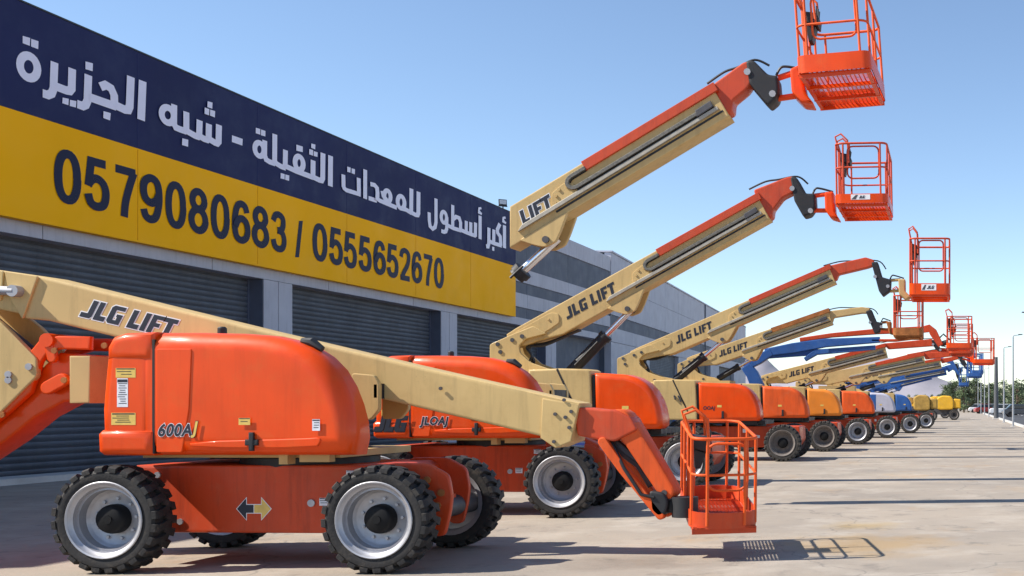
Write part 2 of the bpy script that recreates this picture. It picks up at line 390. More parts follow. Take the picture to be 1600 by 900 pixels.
# ------------------------------------------------------------------ setting: ground, pavement, road, hills
def ground():
    mb = MB(); mb.add([(-6000, -300, -.03), (6000, -300, -.03), (6000, 9000, -.03), (-6000, 9000, -.03)], [(0, 1, 2, 3)])
    tag(obj('ground', mb, M['dirt'], None, 0), kind='structure')
    mb = MB(); mb.add([(-60, -40, 0), (4.35, -40, 0), (4.35, 420, 0), (-60, 420, 0)], [(0, 1, 2, 3)])
    tag(obj('pavement', mb, M['ground'], None, 0), kind='structure')
    mb = MB(); mb.box(4.352, 4.56, -40, 420, -.025, .12, .02)
    tag(obj('kerb', mb, M['kerb'], None, 30), kind='structure')
    mb = MB(); mb.add([(4.565, -40, -.02), (13, -40, -.02), (13, 420, -.02), (4.565, 420, -.02)], [(0, 1, 2, 3)])
    tag(obj('road', mb, M['asphalt'], None, 0), kind='structure')
    mb = MB()
    for k in range(40):
        y = 20 + k * 9; mb.add([(8.7, y, -.014), (8.84, y, -.014), (8.84, y + 4, -.014), (8.7, y + 4, -.014)], [(0, 1, 2, 3)])
    mb.add([(4.9, -40, -.014), (5.02, -40, -.014), (5.02, 420, -.014), (4.9, 420, -.014)], [(0, 1, 2, 3)])
    tag(obj('road_markings', mb, M['line'], None, 0), kind='structure')
    # ridge of bare hills
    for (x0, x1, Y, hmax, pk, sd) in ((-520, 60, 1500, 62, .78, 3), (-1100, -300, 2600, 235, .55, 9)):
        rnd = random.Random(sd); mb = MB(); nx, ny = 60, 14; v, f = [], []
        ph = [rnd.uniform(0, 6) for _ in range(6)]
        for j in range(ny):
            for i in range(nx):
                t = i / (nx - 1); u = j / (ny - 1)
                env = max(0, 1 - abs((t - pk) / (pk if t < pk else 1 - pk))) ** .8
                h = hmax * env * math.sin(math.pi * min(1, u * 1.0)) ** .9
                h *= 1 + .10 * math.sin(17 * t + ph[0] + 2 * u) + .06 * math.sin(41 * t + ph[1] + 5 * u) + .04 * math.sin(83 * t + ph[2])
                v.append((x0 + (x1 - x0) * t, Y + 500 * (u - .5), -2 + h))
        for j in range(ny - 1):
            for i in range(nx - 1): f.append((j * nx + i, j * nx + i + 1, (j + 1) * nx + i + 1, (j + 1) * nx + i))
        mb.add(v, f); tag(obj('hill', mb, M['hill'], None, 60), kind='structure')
ground()

# ------------------------------------------------------------------ warehouse
XF = -18.5           # facade plane
def warehouse():
    w = empty('warehouse', (XF, 48, 0))
    tag(w, 'long grey panelled warehouse with roller shutters behind the lifts', 'warehouse')
    Y0 = -48
    def bx(mb, x0, x1, y0, y1, z0, z1, r=0.): mb.box(x0 - XF, x1 - XF, y0 + Y0, y1 + Y0, z0, z1, r)
    colpos = [9.5, 20.2, 30.9, 41.6, 52.3]
    piers = [(a, a + 1.33) for a in colpos]
    mb = MB(); bx(mb, -48, XF - .62, 2, 66, 0, 9.3); obj('wall', mb, M['panel_dark'], w, 0)
    # piers: face cladding in two panels, reveals in a painted shade tone
    for a, b in piers:
        mb = MB(); bx(mb, XF - .6, XF - .03, a, b, 0, 4.88); p = obj('column', mb, M['reveal'], w, 0)
        mb = MB(); mid = (a + b) / 2
        bx(mb, XF - .03, XF, a, mid - .012, 0, 4.875, .004); bx(mb, XF - .03, XF, mid + .012, b, 0, 4.875, .004)
        obj('cladding', mb, M['panel'], p, 0)
    # fascia above the doors, in lengths with open joints
    mb = MB(); y = 2.
    while y < 62:
        e = min(y + 5.35, 62.2); bx(mb, XF - .6, XF, y + .01, e - .01, 4.885, 5.2, .004); y = e
    obj('fascia', mb, M['panel'], w, 0)
    # bands of cladding above; the lowest dark one is painted recess shadow
    for z0, z1, m, dx in ((5.205, 5.66, 'panel_dark', -.08), (5.665, 6.26, 'panel', -.04), (6.265, 6.74, 'panel_dark', -.08), (6.745, 7.34, 'panel', -.04), (7.345, 8.66, 'panel_dark', -.08), (8.665, 9.45, 'panel', -.03)):
        mb = MB(); y = 2.
        while y < 62:
            e = min(y + 5.35, 62.2); bx(mb, XF - .6, XF + dx, y + .01, e - .01, z0 + .004, z1 - .004, .004); y = e
        obj('cladding_band', mb, M[m], w, 0)
    # roller shutters: corrugated sheets set back in each bay
    for i in range(len(piers) - 1):
        a, b = piers[i][1], piers[i + 1][0]
        mb = MB(); v, f = [], []; z = .06; zs = []
        while z < 4.86:
            zs += [(z, -.012), (z + .03, .03), (z + .10, .045), (z + .128, .035), (z + .134, -.012)]; z += .14
        for (zz, d) in zs: v += [(-.44 + d, a + Y0 + .05, zz), (-.44 + d, b + Y0 - .05, zz)]
        f = [(2 * k, 2 * k + 1, 2 * k + 3, 2 * k + 2) for k in range(len(zs) - 1)]
        mb.add(v, f); d = obj('roller_shutter', mb, M['door'], w, 60)
        mb = MB(); bx(mb, XF - .5, XF - .38, a + .003, a + .08, 0, 4.88); bx(mb, XF - .5, XF - .38, b - .08, b - .003, 0, 4.88); bx(mb, XF - .5, XF - .36, a + .085, b - .085, 0, .058)
        obj('guide_rail', mb, M['reveal'], d, 0)
    # plinth kerb along the foot
    mb = MB(); bx(mb, XF + .003, XF + .7, 2, 61, 0, .12, .01); obj('plinth', mb, M['kerb'], w, 0)
    return w
warehouse()
def far_wing():
    # second wing turns slightly away from the road
    w = empty('warehouse_wing', (XF, 62.2, 0), rz=R(3.6))
    tag(w, 'blank pale grey far wing of the warehouse with dark strip and small shutters', 'warehouse')
    Lg = 62
    mb = MB(); mb.box(-26, -.36, .02, Lg, 0, 9.6); obj('wall', mb, M['panel_dark'], w, 0)
    # pale panels with thin joints, a dark strip low down
    for z0, z1, m, dx in ((.0, 2.4, 'panel', 0), (2.405, 4.88, 'panel', 0), (4.885, 5.66, 'panel', .02), (5.665, 6.35, 'panel_dark', -.05), (6.355, 8.0, 'panel', 0), (8.005, 9.7, 'panel', 0)):
        y = .03; mb = MB(); i = 0
        while y < Lg:
            e = min(y + 5.2, Lg)
            door = z0 < 4.8 and i in (2, 3, 5, 6, 8, 9)
            if not door: mb.box(-.36, dx, y + .012, e - .012, z0 + .006, z1 - .006, .004)
            y = e; i += 1
        obj('cladding_band', mb, M[m], w, 0)
    for i in (2, 3, 5, 6, 8, 9):
        y = .03 + i * 5.2; mb = MB(); v = []; z = .0; zs = []
        while z < 4.87:
            zs += [(z, 0.), (z + .02, .02), (z + .09, .025), (z + .108, .0)]; z += .11
        for zz, d in zs: v += [(-.3 + d, y, zz), (-.3 + d, y + 5.2, zz)]
        mb.add(v, [(2 * k, 2 * k + 1, 2 * k + 3, 2 * k + 2) for k in range(len(zs) - 1)]); obj('roller_shutter', mb, M['door'], w, 60)
    mb = MB(); mb.box(-26, .06, 0, Lg + .05, 9.705, 9.8, .01); obj('parapet', mb, M['panel'], w, 0)
    mb = MB(); mb.box(.01, .10, 33, 33.12, 0, 9.69, .02); obj('drainpipe', mb, M['panel_dark'], w)
far_wing()

# ------------------------------------------------------------------ the big sign
XS = -18.28
def sign():
    s = empty('shop_sign', (XS, 48.4, 5.2))
    tag(s, 'long navy and amber banner sign with white Arabic lettering and two phone numbers', 'sign')
    Yo, Zo = -48.4, -5.2
    def Yat(px): return XS * F / (px - CX)
    def pt(px, py, d=0.):
        Y = Yat(px); return (d, Y + Yo, PZ(py, Y) + Zo)
    mb = MB(); mb.box(-.2, 0, 8 + Yo, 48.1 + Yo, 7.262 + Zo, 9.42 + Zo, .01); obj('navy_panel', mb, M['sign_navy'], s, 0)
    mb = MB(); mb.box(-.2, 0, 8 + Yo, 48.1 + Yo, 5.16 + Zo, 7.258 + Zo, .01); obj('amber_panel', mb, M['sign_yellow'], s, 0)
    for k in range(1, 9):
        y = 8 + k * 4.45; mb = MB(); mb.box(.0004, .004, y + Yo, y + .018 + Yo, 5.2 + Zo, 7.24 + Zo); mb2 = MB(); mb2.box(.0004, .004, y + Yo, y + .018 + Yo, 7.29 + Zo, 9.4 + Zo)
        obj('seam', mb, M['banner_seam_y'], s, 0); obj('seam', mb2, M['banner_seam_n'], s, 0)
    mb = MB(); mb.box(-.21, .01, 8 + Yo, 48.12 + Yo, 9.425 + Zo, 9.46 + Zo); obj('top_trim', mb, M['black'], s, 0)
    # phone numbers
    mb = MB()
    spots = [('0', 84, 126), ('5', 131, 170), ('7', 177, 214), ('9', 218, 253), ('0', 258, 290), ('8', 294, 325), ('0', 329, 358), ('6', 362, 390), ('8', 393, 420), ('3', 423, 447),
             ('0', 488, 511), ('5', 514, 535), ('5', 537, 557), ('5', 560, 580), ('6', 583, 602), ('5', 604, 622), ('2', 624, 641), ('6', 643, 659), ('7', 661, 676), ('0', 678, 693)]
    E = lambda cx, cy, rx, ry, e=2.0: [(cx + rx * math.copysign(abs(math.cos(t)) ** (2 / e), math.cos(t)), cy + ry * math.copysign(abs(math.sin(t)) ** (2 / e), math.sin(t))) for t in [2 * math.pi * k / 28 for k in range(28)]]
    sm = lambda *p: [tuple(q) for q in spl(p, 5)]
    six = [(0, sm((.83, .74), (.73, .88), (.5, .925), (.27, .83), (.145, .5), (.22, .17), (.5, .075), (.78, .16), (.86, .33), (.77, .51), (.53, .585), (.30, .52), (.17, .38)))]
    DIG = {'0': [(1, E(.5, .5, .355, .425, 2.3))], '6': six, '9': [(0, [(1 - x, 1 - y) for x, y in six[0][1]])], '8': [(1, E(.5, .735, .30, .19)), (1, E(.5, .305, .355, .23))],
           '7': [(0, [(.08, .925), (.93, .925)]), (0, sm((.86, .93), (.66, .62), (.50, .3), (.44, .0)))],
           '5': [(0, [(.86, .925), (.27, .925), (.17, .44)]), (0, sm((.15, .46), (.32, .58), (.55, .61), (.78, .52), (.86, .34), (.77, .14), (.5, .075), (.25, .13), (.14, .29)))],
           '3': [(0, sm((.15, .74), (.27, .88), (.5, .925), (.74, .86), (.79, .72), (.69, .575), (.42, .53))), (0, sm((.42, .53), (.72, .495), (.86, .31), (.76, .13), (.5, .075), (.25, .13), (.13, .29)))],
           '2': [(0, sm((.14, .70), (.22, .86), (.5, .925), (.77, .85), (.83, .70), (.70, .48), (.38, .24), (.17, .06))), (0, [(.08, .075), (.93, .075)])]}
    n_ = 0
    for ch, a, b in spots:
        ya, yb = Yat(a), Yat(b); k = (a - 84) / 609; zb, zt = 5.66 - .03 * k, 6.77 - .06 * k
        for cl, pts in DIG[ch]:
            U = [Vector((x / .305, y / .162)) for x, y in pts]; m = len(U); Ls, Rs = [], []
            for i in range(m):
                if cl: d1, d2 = U[i] - U[i - 1], U[(i + 1) % m] - U[i]
                else: d1 = U[i] - U[i - 1] if i else U[1] - U[0]; d2 = U[i + 1] - U[i] if i < m - 1 else d1
                n1, n2 = Vector((-d1.y, d1.x)).normalized(), Vector((-d2.y, d2.x)).normalized(); t = (n1 + n2); t = t * (1 / max(t.length_squared, 1.2))
                Ls.append(U[i] + t); Rs.append(U[i] - t)
            n_ += 1; d = .006 + .0012 * (n_ % 4)
            bk = lambda p: (d + .0003 * i, ya + p.x * .305 * (yb - ya) + Yo, zb + p.y * .162 * (zt - zb) + Zo)
            for i in range(m if cl else m - 1): mb.add([bk(Ls[i]), bk(Ls[(i + 1) % m]), bk(Rs[(i + 1) % m]), bk(Rs[i])], [(0, 1, 2, 3)])
    mb.add([pt(467, 345, .006), pt(473, 345, .006), pt(467, 402, .006), pt(461, 402, .006)], [(0, 1, 2, 3)])
    obj('phone_numbers', mb, M['digit'], s, 0)
    # Arabic line: thick strokes laid on the panel
    Z = {1: (0, 40, 5., 60, 65), 2: (230, 130, 6.923, 65, 70), 3: (380, 180, 6.92, 52, 57), 4: (520, 240, 8.18, 49, 55), 5: (650, 290, 8.18, 40, 50)}
    mb = MB(); cnt = [0]
    def put(z, quads):
        x0, y0, sc = Z[z][:3]; d = .006 + .0012 * (cnt[0] % 24); cnt[0] += 1
        for q in quads: mb.add([pt(x0 + a / sc, y0 + b / sc, d) for a, b in q], [tuple(range(len(q)))])
    def st(z, pts, closed=False, k=1.):
        a, b = Z[z][3] * k, Z[z][4] * k; sl = .335
        U = [Vector((p[0] / a, (p[1] - sl * p[0]) / b)) for p in pts]; n = len(U); Ls, Rs = [], []
        for i in range(n):
            if closed: d1, d2 = U[i] - U[i - 1], U[(i + 1) % n] - U[i]
            else: d1 = U[i] - U[i - 1] if i else U[1] - U[0]; d2 = U[i + 1] - U[i] if i < n - 1 else d1
            d1, d2 = d1.normalized(), d2.normalized(); n1, n2 = Vector((-d1.y, d1.x)), Vector((-d2.y, d2.x)); m = n1 + n2
            m = m * (2 / max(m.length_squared, 1.2)) * .5
            Ls.append(U[i] + m); Rs.append(U[i] - m)
        back = lambda p: (p.x * a, p.y * b + sl * p.x * a)
        put(z, [[back(Ls[i]), back(Ls[(i + 1) % n]), back(Rs[(i + 1) % n]), back(Rs[i])] for i in range(n if closed else n - 1)])
    def ring(z, cx, cy, rx, ry, sh=.27):
        st(z, [(cx + rx * math.cos(t), cy + ry * math.sin(t) + sh * rx * math.cos(t)) for t in [2 * math.pi * k / 22 for k in range(22)]], True)
    def dot(z, *q): put(z, [q])
    def word():
        global_mb = mb
        obj('arabic_word', global_mb, M['letter'], s, 0); mb.v, mb.f = [], []
    ring(1, 222, 322, 68, 86); dot(1, (175, 80), (233, 97), (230, 158), (174, 137)); dot(1, (241, 103), (297, 122), (295, 184), (239, 163))
    st(1, [(422, 285), (414, 495), (400, 530), (370, 542), (330, 528)]); st(1, [(560, 335), (556, 490), (540, 510), (510, 505), (425, 472)])
    dot(1, (485, 562), (533, 572), (530, 622), (482, 606)); dot(1, (542, 580), (592, 590), (588, 640), (540, 628))
    st(1, [(685, 385), (678, 585), (664, 618), (640, 628), (598, 612)]); dot(1, (662, 280), (720, 295), (718, 356), (662, 340))
    st(1, [(778, 478), (820, 464), (862, 490), (886, 545), (888, 615)]); st(1, [(695, 560), (800, 597), (900, 632)]); dot(1, (802, 668), (858, 684), (853, 741), (800, 722))
    st(1, [(1015, 398), (1006, 630), (994, 658), (965, 655), (895, 622)]); st(1, [(1107, 432), (1095, 738)])
    word()
    ring(2, 212, 345, 66, 82); st(2, [(281, 230), (279, 440), (300, 480), (340, 497), (412, 522)]); st(2, [(412, 310), (412, 540)]); dot(2, (368, 595), (432, 612), (430, 688), (364, 668))
    st(2, [(555, 400), (550, 560), (535, 578), (505, 568), (412, 515)]); st(2, [(655, 440), (652, 598), (636, 612), (600, 600), (550, 570)]); st(2, [(763, 450), (759, 630), (742, 650), (715, 640), (650, 600)])
    dot(2, (640, 195), (693, 210), (690, 276), (637, 258)); dot(2, (608, 262), (658, 280), (655, 348), (606, 330)); dot(2, (667, 285), (720, 302), (717, 370), (665, 350))
    dot(2, (915, 563), (1030, 603), (1027, 675), (913, 635))
    word()
    ring(3, 172, 370, 49, 72); st(3, [(230, 272), (228, 430), (245, 480), (280, 503), (340, 524)]); dot(3, (133, 135), (181, 150), (180, 210), (132, 195)); dot(3, (189, 155), (236, 170), (235, 230), (187, 215))
    st(3, [(337, 205), (335, 490), (350, 520), (400, 552), (455, 572)]); st(3, [(452, 376), (448, 570)]); dot(3, (400, 625), (443, 637), (442, 695), (398, 682)); dot(3, (450, 640), (492, 652), (490, 710), (448, 698))
    ring(3, 598, 518, 44, 72); st(3, [(445, 548), (560, 602), (640, 632), (752, 674)]); dot(3, (568, 318), (637, 340), (636, 400), (567, 382))
    st(3, [(748, 488), (746, 680)]); dot(3, (728, 305), (772, 318), (770, 370), (727, 352)); dot(3, (706, 365), (748, 378), (746, 438), (704, 422)); dot(3, (755, 388), (796, 402), (794, 452), (753, 440))
    st(3, [(853, 410), (850, 680), (838, 706), (810, 700), (745, 668)]); st(3, [(935, 438), (932, 768)])
    word()
    st(4, [(123, 268), (126, 420), (138, 448), (165, 468), (345, 524)]); st(4, [(319, 312), (322, 520)]); dot(4, (172, 165), (216, 180), (214, 245), (172, 232)); dot(4, (228, 188), (270, 200), (268, 265), (227, 250))
    st(4, [(401, 205), (400, 578)]); st(4, [(466, 388), (520, 402), (552, 440), (558, 500), (556, 600)]); st(4, [(455, 568), (560, 602)])
    ring(4, 695, 545, 40, 72); st(4, [(630, 478), (645, 545), (690, 598)]); st(4, [(555, 572), (600, 602), (700, 644), (815, 692)])
    ring(4, 868, 622, 44, 78); st(4, [(850, 695), (930, 715), (1000, 760)]); st(4, [(1000, 448), (996, 770)]); st(4, [(1090, 488), (1088, 760), (1078, 785), (1050, 782), (995, 752)])
    word()
    st(5, [(250, 166), (250, 470), (238, 530), (205, 552), (175, 520), (165, 450), (162, 342)]); ring(5, 350, 405, 34, 70); st(5, [(388, 400), (386, 550), (374, 585), (350, 592), (316, 580)])
    st(5, [(385, 502), (470, 545), (570, 575)]); st(5, [(462, 248), (462, 550)]); st(5, [(465, 432), (505, 398), (545, 415), (562, 470), (562, 575)])
    st(5, [(550, 560), (620, 592), (690, 620), (758, 642)]); st(5, [(635, 452), (633, 600)]); st(5, [(692, 468), (690, 620)]); st(5, [(752, 473), (750, 650)])
    st(5, [(810, 385), (810, 684)]); st(5, [(826, 288), (798, 292), (794, 322), (812, 342)], k=.55); st(5, [(782, 338), (832, 362)], k=.6)
    word()
    st(5, [(922, 538), (920, 740), (910, 778), (886, 775)]); st(5, [(985, 562), (982, 738)]); st(5, [(918, 706), (985, 738), (1085, 768)]); dot(5, (972, 778), (1000, 786), (998, 836), (972, 828))
    st(5, [(1070, 488), (1038, 560), (1042, 606), (1074, 650), (1082, 765)]); st(5, [(1128, 508), (1128, 798)]); st(5, [(1142, 408), (1114, 412), (1110, 442), (1128, 460)], k=.55); st(5, [(1100, 452), (1148, 480)], k=.6)
    word()
sign()
def floodlight(loc, label, sc=1.):
    t = empty('floodlight', loc); tag(t, label, 'floodlight')
    mb = MB(); mb.box(-.22 * sc, .22 * sc, -.05, .05, .16, .16 + .36 * sc, .02); h = obj('housing', mb, M['black'], t)
    mb = MB(); mb.box(-.18 * sc, .18 * sc, -.062, -.052, .2, .12 + .36 * sc); obj('lens', mb, M['lens'], h, 0)
    mb = MB(); mb.cyl((0, 0, 0), (0, 0, .16), .025, 8); mb.box(-.24 * sc, .24 * sc, -.02, .02, .12, .15); obj('bracket', mb, M['gunmetal'], t)
    t.rotation_euler = (R(-12), 0, R(35)); return t
floodlight((XS - .1, 47.0, 9.46), 'small floodlight standing on the right end of the banner sign', .72)
floodlight((XS - .1, 22.4, 9.46), 'small dark floodlight on top of the banner, at its left end', .5)

# ------------------------------------------------------------------ wheels shared by all lifts
def wheel_meshes():
    tb = MB(); tb.lathe([(.325, -.10), (.345, -.128), (.39, -.142), (.43, -.138), (.452, -.118), (.46, -.08), (.462, 0), (.46, .08), (.452, .118), (.43, .138), (.39, .142), (.345, .128), (.325, .10)], 48, True)
    N = 24
    def q(t, y, r): return (r * math.cos(t), y, r * math.sin(t))
    for side in (-1, 1):
        for k in range(N):
            t = 2 * math.pi * (k + (.5 if side > 0 else 0)) / N
            hw = .083
            sec = [(.144, 0., .436, .456), (.142, .0, .446, .476), (.115, .0, .448, .492), (.06, .03, .452, .494), (.015, .07, .452, .494), (-.035, .13, .452, .492)]
            v = []
            for (yy, dt, rl, rh) in sec:
                w = hw * (1 if yy > .08 else .92)
                v += [q(t + dt - w, side * yy, rl), q(t + dt + w, side * yy, rl), q(t + dt + w * .86, side * yy, rh), q(t + dt - w * .86, side * yy, rh)]
            f = [(0, 1, 2, 3), tuple(4 * (len(sec) - 1) + i for i in (3, 2, 1, 0))]
            for i in range(len(sec) - 1):
                for j in range(4): f.append((4 * i + j, 4 * i + (j + 1) % 4, 4 * i + 4 + (j + 1) % 4, 4 * i + 4 + j))
            tb.add(v, f)
    rb = MB(); rb.lathe([(.322, -.09), (.345, -.132), (.352, -.142), (.345, -.149), (.332, -.144), (.318, -.118), (.300, -.11), (.296, -.07), (.272, -.075), (.266, .005), (.245, .022), (.235, .03), (.13, .034), (.0, .034)], 48)
    rb.lathe([(.352, .142), (.3, .12), (.29, .07), (.2, .06), (0, .06)], 32)
    for k in range(9):
        a = 2 * math.pi * k / 9; c, s = math.cos(a) * .185, math.sin(a) * .185
        rb.cyl((c, .034, s), (c, .01, s), .015, 6)
    hb = MB(); hb.lathe([(.135, .03), (.135, -.02), (.132, -.045), (.126, -.06), (.118, -.078), (.104, -.086), (.0, -.087)], 28)
    hb.cyl((0, -.086, 0), (0, -.096, 0), .04, 8)
    return tb, rb, hb
_tb, _rb, _hb = wheel_meshes()
WM = {'clean': (mesh_of('tyre', _tb, M['rubber'], 30), mesh_of('rim', _rb, M['rim'], 40), mesh_of('hub', _hb, M['hub'], 40)),
      'dusty': (mesh_of('tyre', _tb, M['rubber_dusty'], 30), mesh_of('rim', _rb, M['rim'], 40), mesh_of('hub', _hb, M['hub'], 40)),
      'dark': (mesh_of('tyre', _tb, M['rubber_dusty'], 30), mesh_of('rim', _rb, M['rim_dark'], 40), mesh_of('hub', _hb, M['hub'], 40))}
RAD = .492
def wheels(root, kind, wb=1.22, half=1.2, steer=0., far=None, dx=0.):
    for sx in (1, -1):
        for sy in (-1, 1):
            e = empty('wheel', (sx * wb + dx - (.14 if far and sy > 0 else 0), (-(half - .147)) if sy < 0 else (far or half) - .147, RAD), root, (0 if sy < 0 else math.pi) + (steer if sx > 0 else 0))
            e.rotation_euler.y = random.uniform(0, 6.28)
            for nm, me in zip(('tyre', 'rim', 'hub'), WM[kind]): obj(nm, me, None, e)

# ------------------------------------------------------------------ work platform (basket)
def rrect(x0, x1, y0, y1, r, n=4):
    out = []
    for cx, cy, a in ((x1 - r, y1 - r, 0), (x0 + r, y1 - r, 90), (x0 + r, y0 + r, 180), (x1 - r, y0 + r, 270)):
        for k in range(n + 1):
            t = R(a + 90 * k / n); out.append((cx + r * math.cos(t), cy + r * math.sin(t)))
    return out
def basket(root, loc, Wd, Dp, col, rot=(0, 0, 0), rail=None, toe=.17, plaque=False, H=1.1, cr=.12, r=.02):
    b = empty('work_platform', loc, root); b.rotation_euler = rot
    x0, x1, y0, y1 = -Wd / 2, Wd / 2, -Dp / 2, Dp / 2; rail = rail or col
    # toe board: a thin wall round the floor
    o1 = rrect(x0, x1, y0, y1, cr); i1 = rrect(x0 + .012, x1 - .012, y0 + .012, y1 - .012, cr - .01)
    v = [(a, c, 0) for a, c in o1] + [(a, c, toe) for a, c in o1] + [(a, c, toe) for a, c in i1] + [(a, c, .0) for a, c in i1]; n = len(o1); f = []
    for k in range(3):
        for i in range(n): f.append((k * n + i, k * n + (i + 1) % n, (k + 1) * n + (i + 1) % n, (k + 1) * n + i))
    mb = MB(); mb.add(v, f)
    for yy in (y0 + .05, -Dp * .17, Dp * .17, y1 - .09): mb.box(x0 + .02, x1 - .02, yy, yy + .04, -.055, -.002)
    mb.box(x0 + .03, x0 + .08, y0 + .1, y1 - .1, -.05, -.003); mb.box(x1 - .08, x1 - .03, y0 + .1, y1 - .1, -.05, -.003)
    obj('toe_board', mb, col, b)
    # floor: expanded mesh with real openings
    mb = MB(); nx, ny = 16, int(Dp / .055); gx, gy = (Wd - .06) / nx, (Dp - .06) / ny
    for i in range(nx + 1): mb.box(x0 + .03 + i * gx - .009, x0 + .03 + i * gx + .009, y0 + .03, y1 - .03, .004, .010)
    for j in range(ny + 1): mb.box(x0 + .03, x1 - .03, y0 + .03 + j * gy - .008, y0 + .03 + j * gy + .008, .0105, .016)
    obj('mesh_floor', mb, col, b, 0)
    # rails
    mb = MB(); mb.tube([(a, c, H) for a, c in rrect(x0 + .02, x1 - .02, y0 + .02, y1 - .02, .14)], r, 8, True); obj('top_rail', mb, rail, b, 60)
    mb = MB(); mb.tube([(a, c, H * .60) for a, c in rrect(x0 + .02, x1 - .02, y0 + .02, y1 - .02, .14)], r * .8, 8, True); obj('mid_rail', mb, rail, b, 60)
    posts = [(x0 + .02, y0 + .16), (x0 + .16, y0 + .02), (x1 - .14, y0 + .02), (x1 - .02, y0 + .16), (x0 + .16, y1 - .02), (x1 - .14, y1 - .02), (x1 - .02, y1 - .16), (x0 + .02, y1 - .16), (x1 - .02, 0), (x0 + .02, -.25), (x0 + .02, .25)]
    for a, c in posts:
        mb = MB(); mb.cyl((a, c, .03), (a, c, H), r * .9, 8); obj('post', mb, rail, b, 60)
    # gate: rounded frame hung inside the near side
    gate = rrect(x0 + Wd * .24, x1 - Wd * .17, H * .42, H - .05, .1); mb = MB(); mb.tube([(a, y0 + .06, c) for a, c in gate], r * .8, 8, True); obj('gate', mb, rail, b, 60)
    # taller control guard on the boom side with the console under it
    mb = MB()
    for c in (-.36, .02): mb.tube([(x0 + .06, c, .1), (x0 + .05, c, H * .95), (x0 + .0, c, H * 1.12), (x0 - .03, c, H * 1.22), (x0 + .08, c, H * 1.27), (x0 + .2, c, H * 1.16), (x0 + .22, c, H * .78)], r * .85, 8)
    obj('control_guard', mb, rail, b, 60)
    mb = MB(); mb.prism([(x0 + .06, H * .82), (x0 + .24, H * .76), (x0 + .26, H * .86), (x0 + .22, H * .93), (x0 + .06, H * .96)], -.32, -.02, .015)
    mb.prism([(x0 + .09, H * .58), (x0 + .14, H * .58), (x0 + .20, H * .76), (x0 + .06, H * .82)], -.28, -.06, .01)
    cs = obj('control_console', mb, M['black'], b)
    mb = MB()
    for yy in (-.28, -.16, -.05): mb.cyl((x0 + .22, yy, H * .9), (x0 + .24, yy, H * 1.02), .012, 8)
    obj('joystick', mb, M['hose'], cs)
    if plaque:
        mb = MB(); mb.box(x0 + Wd * .30, x0 + Wd * .66, y0 - .004, y0 - .0005, toe * .36, toe * .92); p = obj('plaque', mb, M['white'], b, 0)
        xa = x0 + Wd * .30; mb = MB(); mb.prism([(xa + .01, toe * .42), (xa + .09, toe * .86), (xa + .13, toe * .86), (xa + .09, toe * .42)], y0 - .0065, y0 - .0045); obj('emblem', mb, M['gunmetal'], p, 0)
        decal_block(p, 'JLG', (xa + .145, toe * .5), 0, toe * .28, y0 - .005)
    return b

def poly_part(root, name, pts, y0, y1, m, r=.012):
    mb = MB(); mb.prism(pts, y0, y1, r, 2); return obj(name, mb, m, root)
def bolts(mb, pts, y, r=.022):
    for a, c in pts: mb.cyl((a, y, c), (a, y - .016, c), r, 8)
def label_plate(root, fr, px, m, dy, name='warning_label', lines=True):
    """small printed sticker: a film with rows of dark print"""
    x0, z1 = fr(px[0], px[1], dy); x1, z0 = fr(px[2], px[3], dy)
    mb = MB(); mb.box(x0, x1, dy - .002, dy - .0004, z0, z1); o = obj(name, mb, m, root, 0)
    if lines:
        mb = MB(); h = z1 - z0; w = x1 - x0; n = max(2, int(h / .022)); rnd = random.Random(int(px[0] * 7))
        mb.box(x0 + w * .04, x1 - w * .04, dy - .0031, dy - .0022, z1 - h * .14, z1 - h * .04)
        for k in range(1, n):
            zz = z1 - h * (.12 + .84 * k / n); s0 = rnd.uniform(.05, .35)
            mb.box(x0 + w * s0, x0 + w * rnd.uniform(.7, .95), dy - .0031, dy - .0022, zz, zz + .006)
        obj('print', mb, M['ink'], o, 0)
    return o

def arrows(root, xc, zc, h, y):
    a = h
    def arrow(s, x): return [(x, zc + .19 * a), (x + s * .35 * a, zc + .19 * a), (x + s * .35 * a, zc + .5 * a), (x + s * .78 * a, zc), (x + s * .35 * a, zc - .5 * a), (x + s * .35 * a, zc - .19 * a), (x, zc - .19 * a)]
    for s, m, nm in ((-1, 'ink', 'black_arrow'), (1, 'sticker_y', 'yellow_arrow')):
        p = ccw(arrow(s, xc + s * .02 * a)); mb = MB(); mb.prism(p, y - .0045, y - .0025); o = obj(nm, mb, M[m], root, 0)
        mb = MB(); mb.prism(inset(p, -.035 * a), y - .0022 - (.0001 if s > 0 else 0), y - .0006); obj('arrow_outline', mb, M['white'], o, 0)

